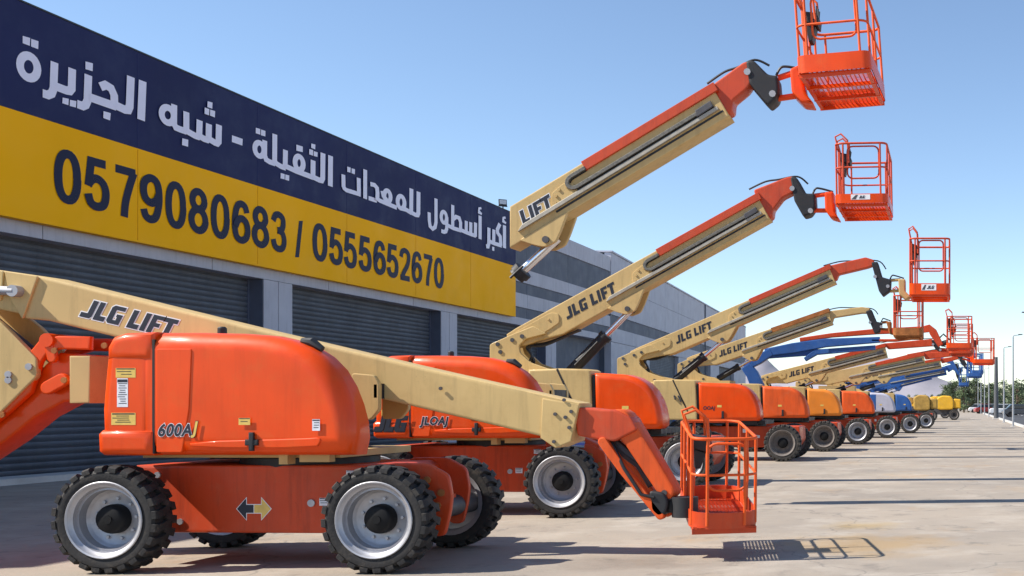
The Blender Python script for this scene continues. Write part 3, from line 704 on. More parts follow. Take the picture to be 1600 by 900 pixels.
# ------------------------------------------------------------------ articulated lifts (the two near ones)
def articulated(X0, Y0, label, body, near_boom, group):
    root = empty('boom_lift', (X0, Y0, 0)); tag(root, label, 'boom lift', group)
    fr = Frame(-6.41, 11.6)                     # tracing frame of the nearest lift; both share its proportions
    wheels(root, 'clean', far=.98, dx=-.05)
    o = M[body]
    # chassis
    p = fr.poly([(212, 727), (600, 727), (612, 735), (612, 820), (600, 834), (212, 832)], -.62)
    ch = poly_part(root, 'chassis', p, -.62, .62, M['red'], .02)
    for sx in (1.22, -1.22): mb = MB(); mb.cyl((sx, -.9, RAD), (sx, .85, RAD), .11, 14); obj('axle', mb, M['gunmetal'], root)
    pl = round_corners(fr.poly([(600, 727), (612, 724), (668, 724), (700, 742), (706, 775), (703, 800), (694, 838), (672, 838), (668, 806), (640, 790)], -.75), .05)
    poly_part(root, 'axle_plate', pl, -.75, -.69, M['red'], .01)
    pl2 = round_corners([(a - .32, b) for a, b in pl], .05); poly_part(root, 'axle_plate', pl2, .40, .46, M['red'], .01)
    mb = MB(); mb.box(.8, 1.28, -.68, .3, .42, .62, .03); obj('axle_beam', mb, M['red'], root)
    mb = MB(); bolts(mb, [fr(690, 770, -.75), fr(684, 812, -.75), fr(684, 790, -.75), fr(668, 750, -.75)], -.75, .035); obj('pin', mb, M['rust'], root)
    mb = MB(); bolts(mb, [fr(282, 815, -.62), fr(247, 742, -.62)], -.62, .03); mb.cyl((*fr(487, 786, -.62)[:1], -.62, fr(487, 786, -.62)[1]), (fr(487, 786, -.62)[0], -.635, fr(487, 786, -.62)[1]), .035, 14)
    obj('plug', mb, M['rim'], ch)
    arrows(ch, *fr(397, 795, -.62), .20, -.62)
    for q in ((541, 735, 557, 746), (499, 778, 515, 790)): label_plate(ch, fr, q, M['sticker_w'], -.62)
    # turntable
    mb = MB(); mb.tube([(-.05, 0, .93), (-.05, 0, 1.02), (-.05, 0, 1.1)], [.62, .62, .56], 32); obj('turntable', mb, M['black'], root)
    mb = MB(); mb.box(-1.25, .62, -.72, .7, 1.035, 1.10, .01); mb.box(.12, .2, -.86, -.73, .98, 1.09); mb.box(.3, .58, -.84, -.74, 1.0, 1.08); obj('deck', mb, M['tan_old'], root)
    # counterweight with its bumper lip
    mb = MB()
    cw = fr.poly([(168, 536), (176, 527), (190, 522), (237, 519), (237, 700), (158, 700), (156, 640), (160, 590), (163, 560)], -1.1)
    mb.prism(cw, -1.1, 1.1, .08, 5)
    cap = fr.poly([(163, 563), (163, 542), (172, 526), (190, 520), (238, 518), (238, 566)], -1.12); mb.prism(cap, -1.112, 1.112, .07, 5)
    lip = fr.poly([(151, 678), (157, 672), (238, 672), (238, 712), (160, 712), (152, 706)], -1.12); mb.prism(lip, -1.13, 1.13, .06, 4)
    c = obj('counterweight', mb, o, root, 50)
    mb = MB(); sx = fr(239.5, 600, -1.1)[0]; mb.box(sx - .01, sx + .012, -1.1015, -.9, 1.09, 2.13); obj('seam', mb, M['seal'], root, 0)
    for q, m in (((181, 575, 212, 590), 'sticker_y'), ((183, 591, 200, 636), 'sticker_w'), ((174, 645, 212, 664), 'sticker_y')):
        label_plate(c, fr, q, M[m], -1.1)
    # hoods either side of the boom
    hp = [(fr(a, b, -.82)[0], fr(a, b, -1.1)[1]) if a > 250 else fr(a, b, -1.1) for a, b in [(205, 519), (330, 518.5), (400, 520), (440, 523), (470, 530), (497, 541), (520, 556), (540, 577), (555, 603), (566, 632), (573, 660), (575, 685), (570, 712), (205, 712)]]
    for ya, yb, nr in ((-1.1, -.78, True), (.5, 1.1, False)):
        if not nr: hp = [(-1.0, 1.1), (-.3, 1.1), (-.33, 1.7), (-.45, 1.95), (-1.0, 1.95)]
        mb = MB(); mb.prism(hp, ya, yb, .2 if nr else .02, 9, both=not nr); h = obj('hood', mb, o, root, 60)
        if nr:
            q = round_corners(fr.poly([(245, 545), (300, 545), (296, 640), (285, 707), (245, 707)], -1.1), .02); mb = MB(); mb.prism(q, -1.108, -1.05, .006, 2); obj('access_panel', mb, o, h)
            q = smooth_poly(fr.poly([(300, 700), (296, 690), (480, 685), (500, 683), (502, 690), (494, 700)], -1.1)); mb = MB(); mb.prism(q, -1.108, -1.05, .008, 2); obj('hood_skirt', mb, o, h, 50)
            x, z = fr(395, 690, -1.1); mb = MB(); mb.box(x - .022, x + .022, -1.135, -1.1, z - .085, z + .085, .01); mb.box(x - .06, x + .06, -1.128, -1.1, z - .035, z + .02, .01); obj('latch', mb, M['black'], h)
            for q2, m in (((373, 653, 391, 664), 'sticker_y'), ((488, 655, 500, 673), 'sticker_w')): label_plate(h, fr, q2, M[m], -1.113)
            x, z = fr(487, 541, -.88); mb = MB(); mb.tube([(x - .09, -.88, z + .05), (x, -.88, z + .035), (x + .1, -.88, z - .03)], [.03, .05, .03], 10); obj('grab_handle', mb, M['black'], h)
    x, z = fr(342, 520, -.8); mb = MB(); mb.tube([(x, -.75, z - .02), (x, -.75, z + .045), (x, -.75, z + .06)], [.04, .04, .025], 12); obj('filler_cap', mb, M['black'], root)
    # boom rest plates
    pb = round_corners(fr.poly([(550, 583), (585, 586), (593, 600), (593, 640), (580, 656), (550, 656)], -.32), .03)
    for y in (-.33, .27): poly_part(root, 'boom_rest', pb, y, y + .06, M['tan'], .008)
    mb = MB(); a, c_ = fr(588, 604, -.3); mb.box(a - .02, a + .03, -.33, .33, c_ - .12, c_ + .03, .01); obj('rest_pad', mb, M['black'], root)
    mb = MB(); mb.box(-.6, .1, -.32, .32, 1.1, 1.35); obj('valve_block', mb, M['black'], root)
    return root, fr, o

A, fr, orange = articulated(-6.41, 11.6, 'nearest orange boom lift, boom folded low over its turret, basket by the ground', 'orange', True, 'boom lifts parked in a row')
# the nearest lift's own lettering, boom and basket
_v, _ = glyph_mesh('600A', .03, .22, .86); _w = fit(_v)[1]
decal_font(A, '600A', fr(246, 681, -1.112), .155, -1.112, M['ink'], M['white'], .86, .22, .03, name='model_lettering')
decal_font(A, 'J', (fr(246, 681, -1.112)[0] + (_w + .06) * .155, fr(246, 681, -1.112)[1] + .022), .155, -1.1135, M['sticker_y'], M['ink'], .86, .22, .03, name='model_lettering')
bm = fr.poly([(-70, 412), (20, 425), (60, 431), (400, 514), (660, 575), (905, 630), (892, 690), (855, 684), (590, 622), (300, 556), (75, 501), (40, 498), (30, 490), (-70, 470)], -.2)
bo = poly_part(A, 'main_boom', bm, -.2, .2, M['tan'], .02)
mb = MB(); mb.prism(round_corners(fr.poly([(10, 424), (62, 432), (38, 499), (20, 470)], -.2), .02), -.226, -.2, .006, 2); mb.prism(round_corners(fr.poly([(-60, 415), (8, 424), (4, 470), (-60, 460)], -.2), .02), -.222, -.2, .006, 2)
bolts(mb, [fr(562, 597, -.2)], -.2, .02); obj('end_plate', mb, M['tan'], bo)
mb = MB(); mb.prism(fr.poly([(848, 622), (905, 632), (893, 690), (868, 700), (845, 684)], -.2), -.215, .215, .008, 2); obj('nose_plate', mb, M['tan'], bo)
mb = MB(); bolts(mb, [fr(690, 607, -.2), fr(893, 643, -.21), fr(884, 652, -.21), fr(890, 668, -.21), fr(868, 647, -.21), fr(866, 690, -.21), fr(882, 625, -.21)], -.215, .018); obj('bolt', mb, M['gunmetal'], bo)
ang = math.atan2(-(517 - 497), 125) ; ang = -math.atan((632 - 425) / 885.) 
decal_block(bo, 'JLG LIFT', fr(124, 494, -.2), ang, .185, -.2, M['ink'], M['white'], name='lettering', width=1.0, gap=.1)
# levelling cylinder at the left end
mb = MB(); a = fr(-60, 452, -.25); b = fr(26, 455, -.25); mb.cyl((a[0], -.27, a[1]), (b[0], -.27, b[1]), .045, 12); mb.tube([(b[0], -.31, b[1]), (b[0], -.22, b[1])], .058, 14); obj('levelling_rod', mb, M['rim'], A)
# rear tower and lower arms
tw = round_corners(fr.poly([(-95, 470), (-30, 478), (6, 506), (59, 560), (60, 588), (4, 644), (-40, 690), (-95, 690)], -.24), .03)
for y in (-.26, .2): poly_part(A, 'tower_plate', tw, y, y + .06, M['tan'], .01)
mb = MB(); mb.prism(fr.poly([(-90, 480), (-10, 520), (30, 570), (0, 620), (-90, 680)]), -.19, .19); obj('tower_core', mb, M['tan_old'], A, 0)
mb = MB(); bolts(mb, [fr(46, 573, -.26), fr(14, 585, -.26), fr(14, 594, -.26)], -.26, .035); obj('pin', mb, M['rim'], A)
poly_part(A, 'tower_link', strip(fr.poly([(2, 500), (60, 548)]), .07), -.12, -.05, M['gunmetal'])
la = fr.poly([(166, 556), (166, 629), (120, 628), (75, 652), (30, 688), (-60, 748), (-95, 770), (-95, 730), (10, 655), (62, 605), (90, 570), (112, 552)])
poly_part(A, 'lower_arm', la, -.16, .16, M['orange'], .02)
up = strip(fr.poly([(168, 538), (120, 537), (97, 543), (82, 562), (66, 606), (30, 642), (-30, 688), (-90, 728)]), [.13, .13, .14, .15, .17, .14, .13, .13])
for y in (-.24, .18): poly_part(A, 'upper_arm', up, y, y + .06, M['orange'], .012)
mb = MB(); x, z = fr(80, 532, -.2); mb.cyl((x, -.268, z), (x, .268, z), .068, 16)
mb.prism(strip(fr.poly([(80, 606), (102, 594)], -.2), .13, 1), -.26, -.2, .01, 2); mb.prism(strip(fr.poly([(80, 532), (86, 560)], -.2), .09, 1), -.25, -.2, .01, 2); obj('link', mb, M['orange'], A)
mb = MB(); bolts(mb, [fr(101, 594, -.26), fr(86, 548, -.26), fr(164, 540, -.26), fr(4, 648, -.26)], -.26, .03); obj('pin', mb, M['rust'], A)
mb = MB(); mb.box(*sorted((fr(144, 600)[0], fr(175, 600)[0])), -.3, .3, fr(150, 630)[1], fr(150, 558)[1], .01); obj('arm_mount', mb, M['tan_old'], A)
# jib down to the basket
head = fr.poly([(896, 641), (905, 636), (940, 640), (962, 640), (985, 652), (996, 672), (960, 690), (940, 688), (902, 681)], -.17)
poly_part(A, 'jib_head', round_corners(head, .03), -.17, .17, M['red'], .015)
jb = strip(fr.poly([(966, 658), (985, 680), (1041, 768)], -.15), [.24, .2, .165], 1)
jib = poly_part(A, 'jib', jb, -.15, .15, M['faded'], .02)
mb = MB(); bolts(mb, [fr(1038, 770, -.15), fr(960, 660, -.17)], -.15, .03); obj('pin', mb, M['gunmetal'], jib)
poly_part(A, 'jib_link', strip(fr.poly([(944, 690), (975, 733), (1034, 805)], -.13), [.09, .085, .08], 1), -.2, -.08, M['faded'], .01)
poly_part(A, 'jib_link', strip(fr.poly([(944, 690), (975, 733), (1034, 805)], -.13), [.09, .085, .08], 1), .08, .2, M['faded'], .01)
poly_part(A, 'jib_cylinder', strip(fr.poly([(955, 690), (1000, 725), (1018, 760)]), [.13, .10, .07]), -.05, .05, M['gunmetal'], .04)
mb = MB(); mb.prism(round_corners(fr.poly([(1022, 764), (1045, 768), (1052, 782), (1048, 800), (1036, 806), (1024, 795)]), .04), -.2, .2, .02); mb.box(*[fr(p, 0)[0] for p in (1046, 1078)], -.12, .3, fr(0, 800)[1], fr(0, 780)[1], .02)
obj('rotator', mb, M['black'], A)
mb = MB(); mb.cyl((fr(1074, 0)[0], -.1, fr(0, 806)[1]), (fr(1074, 0)[0], -.1, fr(0, 775)[1]), .13, 18); obj('slew_motor', mb, M['black'], A)
mb = MB(); mb.tube([(*fr(960, 690)[:1], -.1, fr(960, 690)[1]), (fr(985, 0)[0], -.22, fr(0, 730)[1]), (fr(1010, 0)[0], -.2, fr(0, 770)[1]), (fr(1030, 0)[0], -.2, fr(0, 775)[1])], .018, 8); obj('hose', mb, M['hose'], A)
basket(A, (-2.48 + 6.41, .45, .40), .66, 1.75, M['red'], (R(5), 0, R(17)), M['faded'], toe=.16, H=.88, cr=.24, r=.017)

B, _, _ = articulated(-6.48, 16.7, 'orange boom lift second from the front, its long boom raised above the banner', 'orange', False, 'boom lifts parked in a row')
frB = Frame(-6.48, 16.7)
decal_font(B, 'JLOAJ', (fr(244, 682, -1.112)[0] + .12, 1.26), .15, -1.112, M['ink'], M['white'], .9, .22, .035, name='model_lettering')
decal_block(B, 'JLG', (-1.35, 1.17), 0, .20, -1.132, M['ink'], M['seal'], name='lettering', width=.95)
for sy in (-.72, .5):
    poly_part(B, 'fender', strip(frB.poly([(852, 690), (905, 688), (930, 700), (940, 735)], sy), [.12, .14, .12, .1]), sy, sy + .2, M['red'], .01)
for k in range(3):
    mb = MB(); a = [frB(x, y + 3 * k, -.7) for x, y in ((842, 672), (865, 676), (890, 690), (915, 692))]; mb.tube([(p[0], -.72 - .02 * k, p[1]) for p in a], .022, 8); obj('hose', mb, M['hose_blue' if k == 1 else 'rim'], B)

# ------------------------------------------------------------------ telescopic booms
def boom(root, fr, p0, p1, L=None, u_from=0., col='tan', fly='red', text=None, w=.21, T=1., chain=True, plates=True, tipmat=None):
    """straight two-section boom from the pivot p0 to its nose p1 (local X,Z); u runs along it"""
    P0, P1 = Vector(p0), Vector(p1); d = (P1 - P0); L = d.length; d.normalize(); nr = Vector((-d.y, d.x)); s = L / 5.4
    ang = math.atan2(d.y, d.x)
    def uv(u, v): q = P0 + d * u * s + nr * v * T; return (q.x, q.y)
    def pp(pts): return [uv(a, b) for a, b in pts]
    if u_from > 0:
        e = (uv(u_from, 0)[0])
        def cut(v): # vertical cut line
            u = u_from + v * T * math.tan(ang) / s; return (u, v)
        base = [cut(.21), (2.9, .21), (5.4, .20), (5.4, -.32), cut(-.32)]
    else: base = [(.02, -.05), (.08, .20), (.3, .215), (2.9, .21), (5.4, .20), (5.4, -.32), (1.0, -.32), (.55, -.2), (.3, -.16)]
    bo = poly_part(root, 'boom', pp(base), -w, w, M[col], .015)
    if plates:
        mb = MB()
        if u_from < .3: mb.prism(round_corners(pp([(.15, .02), (.25, .15), (1.0, .15), (1.12, .06), (1.05, -.1), (.5, -.14)]), .05), -w - .018, -w, .006, 2)
        mb.prism(round_corners(pp([(2.58, -.14), (2.68, .05), (2.9, .09), (3.02, .02), (3.02, -.14)]), .04), -w - .016, -w, .006, 2)
        if u_from < .3: bolts(mb, pp([(.3, .05), (.55, .08), (.9, .06), (.45, -.06)]), -w - .018)
        bolts(mb, pp([(2.72, -.02), (2.8, .04), (2.92, .02), (2.66, -.1)]), -w - .016)
        obj('side_plate', mb, M[col], bo)
    # slide rail and dark gap along the lower edge
    mb = MB(); mb.prism(pp([(2.0, -.19), (5.32, -.17), (5.32, -.115), (2.1, -.13)]), -w - .05, -w, .006, 2); obj('slide_rail', mb, M['slide'], bo)
    mb = MB(); mb.prism(pp([(2.6, -.235), (5.36, -.225), (5.36, -.195), (2.6, -.205)]), -w - .006, -w + .01); obj('slot', mb, M['black'], bo, 0)
    if chain:
        pts = pp([(5.15, -.06), (3.05, -.07)] + [(3.05 + .11 * math.cos(t) / s * (1 if s > .9 else 1), .02 + .09 * math.sin(t)) for t in [R(270 - 180 * k / 8) for k in range(1, 8)]] + [(3.05, .11), (3.28, .11)])
        mb = MB(); wd = .052; mb.prism(strip(pts, wd), -w - .06, -w - .004, .005, 1)
        obj('cable_chain', mb, M['chain'], bo)
        mb = MB(); mb.prism(strip([(a, b) for a, b in pts], wd + .035), -w - .004, -w + .004); obj('chain_tray', mb, M['seal'], bo, 0)
        mb = MB(); mb.prism(pp([(5.0, -.11), (5.28, -.10), (5.28, .0), (5.02, -.01)]), -w - .07, -w - .002, .01, 2); obj('chain_clamp', mb, M['gunmetal'], bo)
    # orange telescoping section that shows over the chain
    mb = MB(); mb.prism(pp([(3.27, .075), (5.45, .085), (5.45, .225), (3.27, .225)]), -w - .035, w + .035, .008, 2)
    obj('fly_section', mb, M[fly], bo)
    if text: decal_block(bo, text, uv(1.2, -.12), ang, .21 * min(1, s * T), -w, M['ink'], None, width=.98, gap=.12)
    # lug and lift cylinder
    mb = MB(); lp = round_corners(pp([(1.95, -.30), (2.08, -.46), (2.2, -.58), (2.38, -.60), (2.52, -.50), (2.75, -.30)]), .05); mb.prism(lp, -w - .02, -w + .05, .008); mb.prism(lp, w - .05, w + .02, .008)
    lg = obj('cylinder_lug', mb, M[col], bo)
    mb = MB(); q = uv(2.28, -.50); mb.cyl((q[0], -w - .05, q[1]), (q[0], w + .05, q[1]), .05, 12); obj('pin', mb, M['gunmetal'], lg)
    return bo, uv, ang
def lift_cylinder(root, a, b, f0=.56, r=.105):
    A_, B_ = Vector((a[0], 0, a[1])), Vector((b[0], 0, b[1])); m = A_.lerp(B_, f0); d = (B_ - A_).normalized()
    mb = MB(); mb.tube([A_, m - d * .05, m - d * .05, m + d * .04], [r, r, r * 1.18, r * 1.18], 16)
    mb.tube([A_ + Vector((0, -r - .015, 0)) + d * .2, m + Vector((0, -r - .02, 0)) - d * .15], .018, 6)
    c = obj('lift_cylinder', mb, M['black'], root)
    mb = MB(); mb.cyl(m, B_, r * .52, 14); obj('piston_rod', mb, M['steel'], c)
def knuckle(root, fr, tip, black, rods, bracket, tipcol='red', brcol='red', dy=0., hose=True):
    poly_part(root, 'boom_nose', round_corners(fr.poly(tip), .04), -.17, .17, M[tipcol], .02)
    if black:
        poly_part(root, 'jib_knuckle', round_corners(fr.poly(black), .04), -.2, .2, M['black'], .03)
        mb = MB(); b = fr.poly(black); bolts(mb, [tuple(Vector(b[0]) * .5 + Vector(b[-1]) * .5), tuple(Vector(b[len(b) // 2]) * .6 + Vector(b[-2]) * .4)], -.2, .05); obj('pin', mb, M['pole'], root)
    if rods:
        mb = MB()
        for a, b in rods:
            p, q = fr(*a), fr(*b); mb.cyl((p[0], 0, p[1]), (q[0], 0, q[1]), .045, 10)
        obj('levelling_rod', mb, M[brcol], root)
    if bracket: poly_part(root, 'platform_bracket', round_corners(fr.poly(bracket), .04), -.22, .22, M[brcol], .03)
    if hose and black:
        t, k = fr.poly(tip), fr.poly(black); a, b = Vector(t[0]), Vector(k[1]); c = (a + b) / 2 + Vector((0, .09)); e = Vector(rods[0][0] and fr(*rods[0][0])); g = Vector(fr(*rods[0][1]))
        mb = MB(); mb.tube(spl([(p.x, -.1, p.y) for p in (a - Vector((.1, -.02)), a * .5 + c * .5 + Vector((0, .06)), c + Vector((.05, .0)), b + Vector((0, .03)), b * .5 + e * .5 + Vector((.05, .05)))]), .017, 8)
        mb.tube(spl([(p.x, -.05, p.y) for p in (e - Vector((.05, .05)), e + Vector((.03, .12)), (e + g) / 2 + Vector((0, .11)), g + Vector((.1, .03)))]), .019, 8); obj('hose', mb, M['hose'], root)

# second lift: raised boom, nose and platform
uvb = boom(B, frB, frB(622, 462), frB(1127, 158), u_from=(805 - 622) / (1127 - 622) * 5.4, text=None, T=.96)
bo2, uv2, an2 = uvb
decal_block(bo2, 'LIFT', frB(818, 352, -.21), an2, .20, -.21, M['ink'], M['white'])
a = frB(872, 372); b = frB(807, 432)
lift_cylinder(B, b, a, .12, .12)
knuckle(B, frB, [(1118, 136), (1165, 102), (1177, 101), (1179, 130), (1170, 144), (1148, 162), (1147, 178), (1134, 184)],
        [(1169, 101), (1181, 100), (1203, 122), (1218, 124), (1220, 146), (1216, 160), (1204, 170), (1196, 162), (1174, 136)],
        [((1216, 122), (1243, 113)), ((1216, 154), (1243, 150))], [(1237, 114), (1252, 107), (1262, 152), (1275, 168), (1256, 166), (1240, 150)], 'red', 'orange')
basket(B, (-1.58 + 6.48, -.1, 6.08), 1.02, 1.85, M['orange'], (0, R(-4), R(-3)), M['faded'], toe=.24)

# ------------------------------------------------------------------ telescopic lifts further down the row
def telescopic(wpx, Yn, label, hood, p0, p1, knuck, bask, tail=-2.4, text='JLG LIFT', boomcol='tan', fly='red', panel='tan', wheel='dusty', hood_x=(-.45, .78), steer=0., cw='tan', mast=True, T=1., hood2=None, name_txt=None):
    X0 = PX(wpx, Yn) - 1.22; Y0 = Yn + 1.2
    root = empty('boom_lift', (X0, Y0, 0)); tag(root, label, 'boom lift', 'boom lifts parked in a row'); f = Frame(X0, Y0)
    wheels(root, wheel, steer=steer)
    mb = MB(); mb.prism(round_corners([(-1.7, .36), (1.5, .36), (1.62, .55), (1.6, .93), (-1.7, .93)], .04), -.6, .6, .02); ch = obj('chassis', mb, M['red'], root)
    for sx in (1.22, -1.22): mb = MB(); mb.cyl((sx, -.9, RAD), (sx, .85, RAD), .11, 14); obj('axle', mb, M['gunmetal'], root)
    rnd = random.Random(int(wpx))
    for k in range(3):
        x = rnd.uniform(-.3, .65); z = rnd.uniform(.45, .78); mb = MB(); mb.box(x, x + rnd.uniform(.08, .16), -.603, -.6005, z, z + rnd.uniform(.06, .12)); obj('warning_label', mb, M['sticker_w' if k else 'sticker_y'], ch, 0)
    mb = MB(); mb.tube([(0, 0, .92), (0, 0, 1.03), (0, 0, 1.1)], [.6, .6, .5], 24); mb.box(-1.3, .7, -.75, .75, .985, 1.09); mb.box(.0, .5, -.85, -.74, .97, 1.08); obj('turntable', mb, M['black'], root)
    # tail and tan side panels
    h0, h1 = hood_x; q = h0 + .42
    mb = MB(); mb.prism(round_corners([(tail, 1.12), (-1.6 + q, 1.1), (-1.6 + q, 2.12), (tail + .1, 2.05), (tail - .02, 1.7)], .08), -1.08, 1.08, .07, 4); obj('counterweight', mb, M[panel], root, 50)
    tp = [(a + q, b) for a, b in [(-1.62, 1.12), (-.46, 1.10), (-.46, 1.32), (-.50, 2.14), (-.56, 2.17), (-1.05, 2.18), (-1.62, 2.16)]]
    mb = MB(); mb.prism(tp, -1.1, -.42, .03, 3); sp = obj('side_panel', mb, M[panel], root)
    mb = MB(); mb.prism(strip([(-1.10 + q, 2.17), (-.68 + q, 1.28)], .035), -1.104, -1.095); obj('seam', mb, M['seal'], sp, 0)
    mb = MB(); mb.prism(strip([(-1.05 + q, 1.74), (-1.03 + q, 1.66)], .04, 1), -1.15, -1.1, .008); mb.prism(strip([(-.95 + q, 1.74), (-.88 + q, 1.6)], .035, 1), -1.14, -1.1, .008); obj('latch', mb, M['gunmetal'], sp)
    hp = [(h0, 1.08), (h1 - .06, 1.08), (h1, 1.14), (h1 + .005, 1.26), (h1 - .03, 1.45), (h1 - .09, 1.62), (h1 - .18, 1.78), (h1 - .30, 1.91), (h1 - .46, 2.01), (h1 - .66, 2.07), (h0 + .1, 2.10), (h0 - .02, 2.10)]
    mb = MB(); mb.prism(hp, -1.1, -.45, .10, 5); h = obj('hood', mb, M[hood], root, 60)
    mb = MB(); mb.box(h0 - .045, h0 + .0, -1.07, -.5, 1.1, 2.06); obj('seam', mb, M['seal'], h, 0)
    if hood2: mb = MB(); mb.box(h0 + .01, h0 + .32, -1.106, -1.0, 1.2, 2.0, .02); obj('hood_band', mb, M[hood2], h)
    mb = MB(); mb.box(h0 + .62, h0 + .68, -1.13, -1.1, 1.14, 1.34, .01); mb.prism([(h0 + .60, 1.14), (h0 + .70, 1.14), (h0 + .65, 1.22)], -1.12, -1.1); obj('latch', mb, M['black'], h)
    mb = MB(); mb.prism([(-1.5, 1.1), (.0, 1.1), (-.1, 1.7), (-.5, 1.9), (-1.5, 1.95)], .45, 1.05, .05, 3); obj('tank_cover', mb, M[hood], root)
    if name_txt: decal_font(h, name_txt, (h0 + .12, 1.38), .13, -1.101, M['ink'], None, .9, .2, .03)
    label_plate(h, Frame(0, 1e9), (0, 0, 0, 0), M['sticker_y'], -1.1, lines=False) if False else None
    mb = MB(); mb.box(h0 + .5, h0 + .62, -1.103, -1.1005, 1.44, 1.50); obj('warning_label', mb, M['sticker_y'], h, 0)
    # mast, boom, cylinder
    P0, P1 = f(*p0), f(*p1); s = min(1.15, (Vector(P1) - Vector(P0)).length / 5.4)
    if mast:
        mp = [(-.30, .02), (-.30, -.60), (1.25, -.60), (1.05, -.47), (.78, -.43), (.46, -.32), (.26, -.14), (.24, .0), (.36, .12), (.75, .22), (.5, .36), (.1, .2)]
        mpp = round_corners([(P0[0] + a * s, P0[1] + b * s) for a, b in mp], .04); mb = MB()
        mb.prism(mpp, -.30, -.235, .01); mb.prism(mpp, .235, .30, .01); mb.prism([(P0[0] + a * s, P0[1] + b * s) for a, b in ((-.29, -.02), (-.29, -.6), (.8, -.6), (.4, -.4), (.1, -.2), (-.05, .0))], -.234, .234)
        mo = obj('mast', mb, M[boomcol], root)
        mb = MB(); bolts(mb, [(P0[0] + a * s, P0[1] + b * s) for a, b in ((-.1, -.12), (.0, -.42), (.12, .1), (-.15, .02), (.62, -.52), (.3, .17))], -.30, .04); obj('pin', mb, M['gunmetal'], mo)
        for k in range(3):
            q = [(P0[0] + a * s, P0[1] + b * s) for a, b in ((.15 + .05 * k, -.5), (.42, -.22 - .04 * k), (.34, -.02), (.7, .02 + .03 * k), (1.3, .3))]
            mb = MB(); mb.tube(spl([(a, -.15 + .07 * k, b) for a, b in q]), .022, 7); obj('hose', mb, M['hose'], root)
        mb = MB(); mb.box(P0[0] - .6, P0[0] + 1.6 * s, -.5, .5, 1.3, P0[1] - .6 * s + .02); obj('mast_base', mb, M['tan_old' if panel == 'tan' else panel], root)
    bo, uv, ang = boom(root, f, P0, P1, text=text, col=boomcol, fly=fly, T=T)
    lift_cylinder(root, (P0[0] + 1.08 * s, P0[1] - .5 * s), uv(2.28, -.50), .58, .11 * min(1, s))
    if knuck: knuckle(root, f, *knuck)
    if bask:
        c, toe_y, Wd, bc, kw = bask; Z = PZ(toe_y, Y0 - .9); xc = PX(c, Y0 - .5) - X0
        basket(root, (xc, 0, Z), Wd, 1.8, M[bc], **kw)
    return root, f

telescopic(1068, 20.8, 'third boom lift from the front, tan tower and orange hood, basket raised high', 'orange', (800, 541), (1193, 322),
    ([(1180, 299), (1232, 279), (1241, 278), (1241, 303), (1225, 311), (1210, 330), (1209, 341), (1198, 348), (1186, 322)],
     [(1237, 279), (1247, 280), (1261, 305), (1275, 305), (1276, 326), (1268, 338), (1257, 341), (1243, 316)],
     [((1272, 306), (1294, 303)), ((1272, 329), (1294, 329))], [(1290, 303), (1304, 302), (1306, 334), (1314, 346), (1299, 342), (1291, 331)], 'red', 'orange'),
    (1349, 317, .98, 'orange', dict(plaque=True, rot=(0, R(-1), 0), rail=M['red'])), tail=-2.75, hood_x=(-.42, .80))
telescopic(1222, 30.5, 'fourth boom lift from the front with a long tan boom and bent orange nose', 'orange', (988, 562), (1300, 427),
    ([(1293, 417), (1353, 403), (1366, 407), (1367, 415), (1357, 419), (1311, 430), (1308, 438), (1300, 440)],
     [(1362, 411), (1372, 410), (1379, 434), (1393, 438), (1392, 455), (1380, 464), (1374, 456)],
     [((1392, 438), (1407, 437)), ((1391, 455), (1408, 454))], [(1404, 437), (1415, 437), (1415, 456), (1424, 465), (1416, 470), (1405, 460)], 'red', 'tan_old'),
    (1453, 460, 1.1, 'orange', dict(plaque=True, rail=M['red'], H=1.5, toe=.3, r=.026)), tail=-2.9, wheel='dark', hood_x=(-1.02, .62), name_txt='OOAJ')
telescopic(1287, 36.7, 'fifth boom lift from the front with a rusty brown boom nose and basket', 'faded', (1075, 570), (1297, 493),
    ([(1293, 487), (1347, 480), (1360, 482), (1358, 490), (1347, 490), (1303, 497), (1301, 504), (1295, 505)],
     [(1353, 487), (1362, 484), (1370, 503), (1379, 505), (1375, 520), (1367, 522)],
     [((1378, 504), (1387, 503)), ((1376, 514), (1387, 515))], [(1385, 503), (1393, 503), (1393, 520), (1400, 524), (1390, 522)], 'tan_old', 'rust'),
    (1419, 524, .95, 'rust', dict(rail=M['red'], H=1.28, toe=.24, r=.024)), tail=-2.9, wheel='dark', boomcol='tan', fly='rust', hood_x=(-.75, .70))
telescopic(1340, 43., 'sixth boom lift from the front, the one with the amber yellow hood', 'amber', (1190, 596), (1384, 546),
    ([(1380, 537), (1456, 530), (1466, 538), (1470, 546), (1458, 541), (1388, 546)],
     [(1455, 532), (1462, 531), (1470, 545), (1468, 550), (1461, 545)], [((1466, 545), (1482, 546)), ((1466, 548), (1482, 549))], None, 'red', 'red'),
    (1502, 552, .9, 'red', dict(rail=M['red'])), tail=-3.0, hood_x=(-.68, .60))
telescopic(1386, 51., 'seventh boom lift from the front, burnt orange hood before the pale grey one', 'faded', (1255, 598), (1444, 559),
    ([(1442, 552), (1492, 548), (1500, 552), (1494, 556), (1446, 562)],
     [(1490, 548), (1499, 546), (1507, 556), (1503, 562), (1496, 558)], [((1503, 557), (1519, 560)), ((1503, 560), (1519, 565))], [(1515, 558), (1521, 556), (1523, 566), (1518, 567)], 'red', 'orange'),
    (1537, 567, .98, 'orange', dict(rail=M['red'])), tail=-2.9, text=None, boomcol='tan_old', hood_x=(-.8, .64))
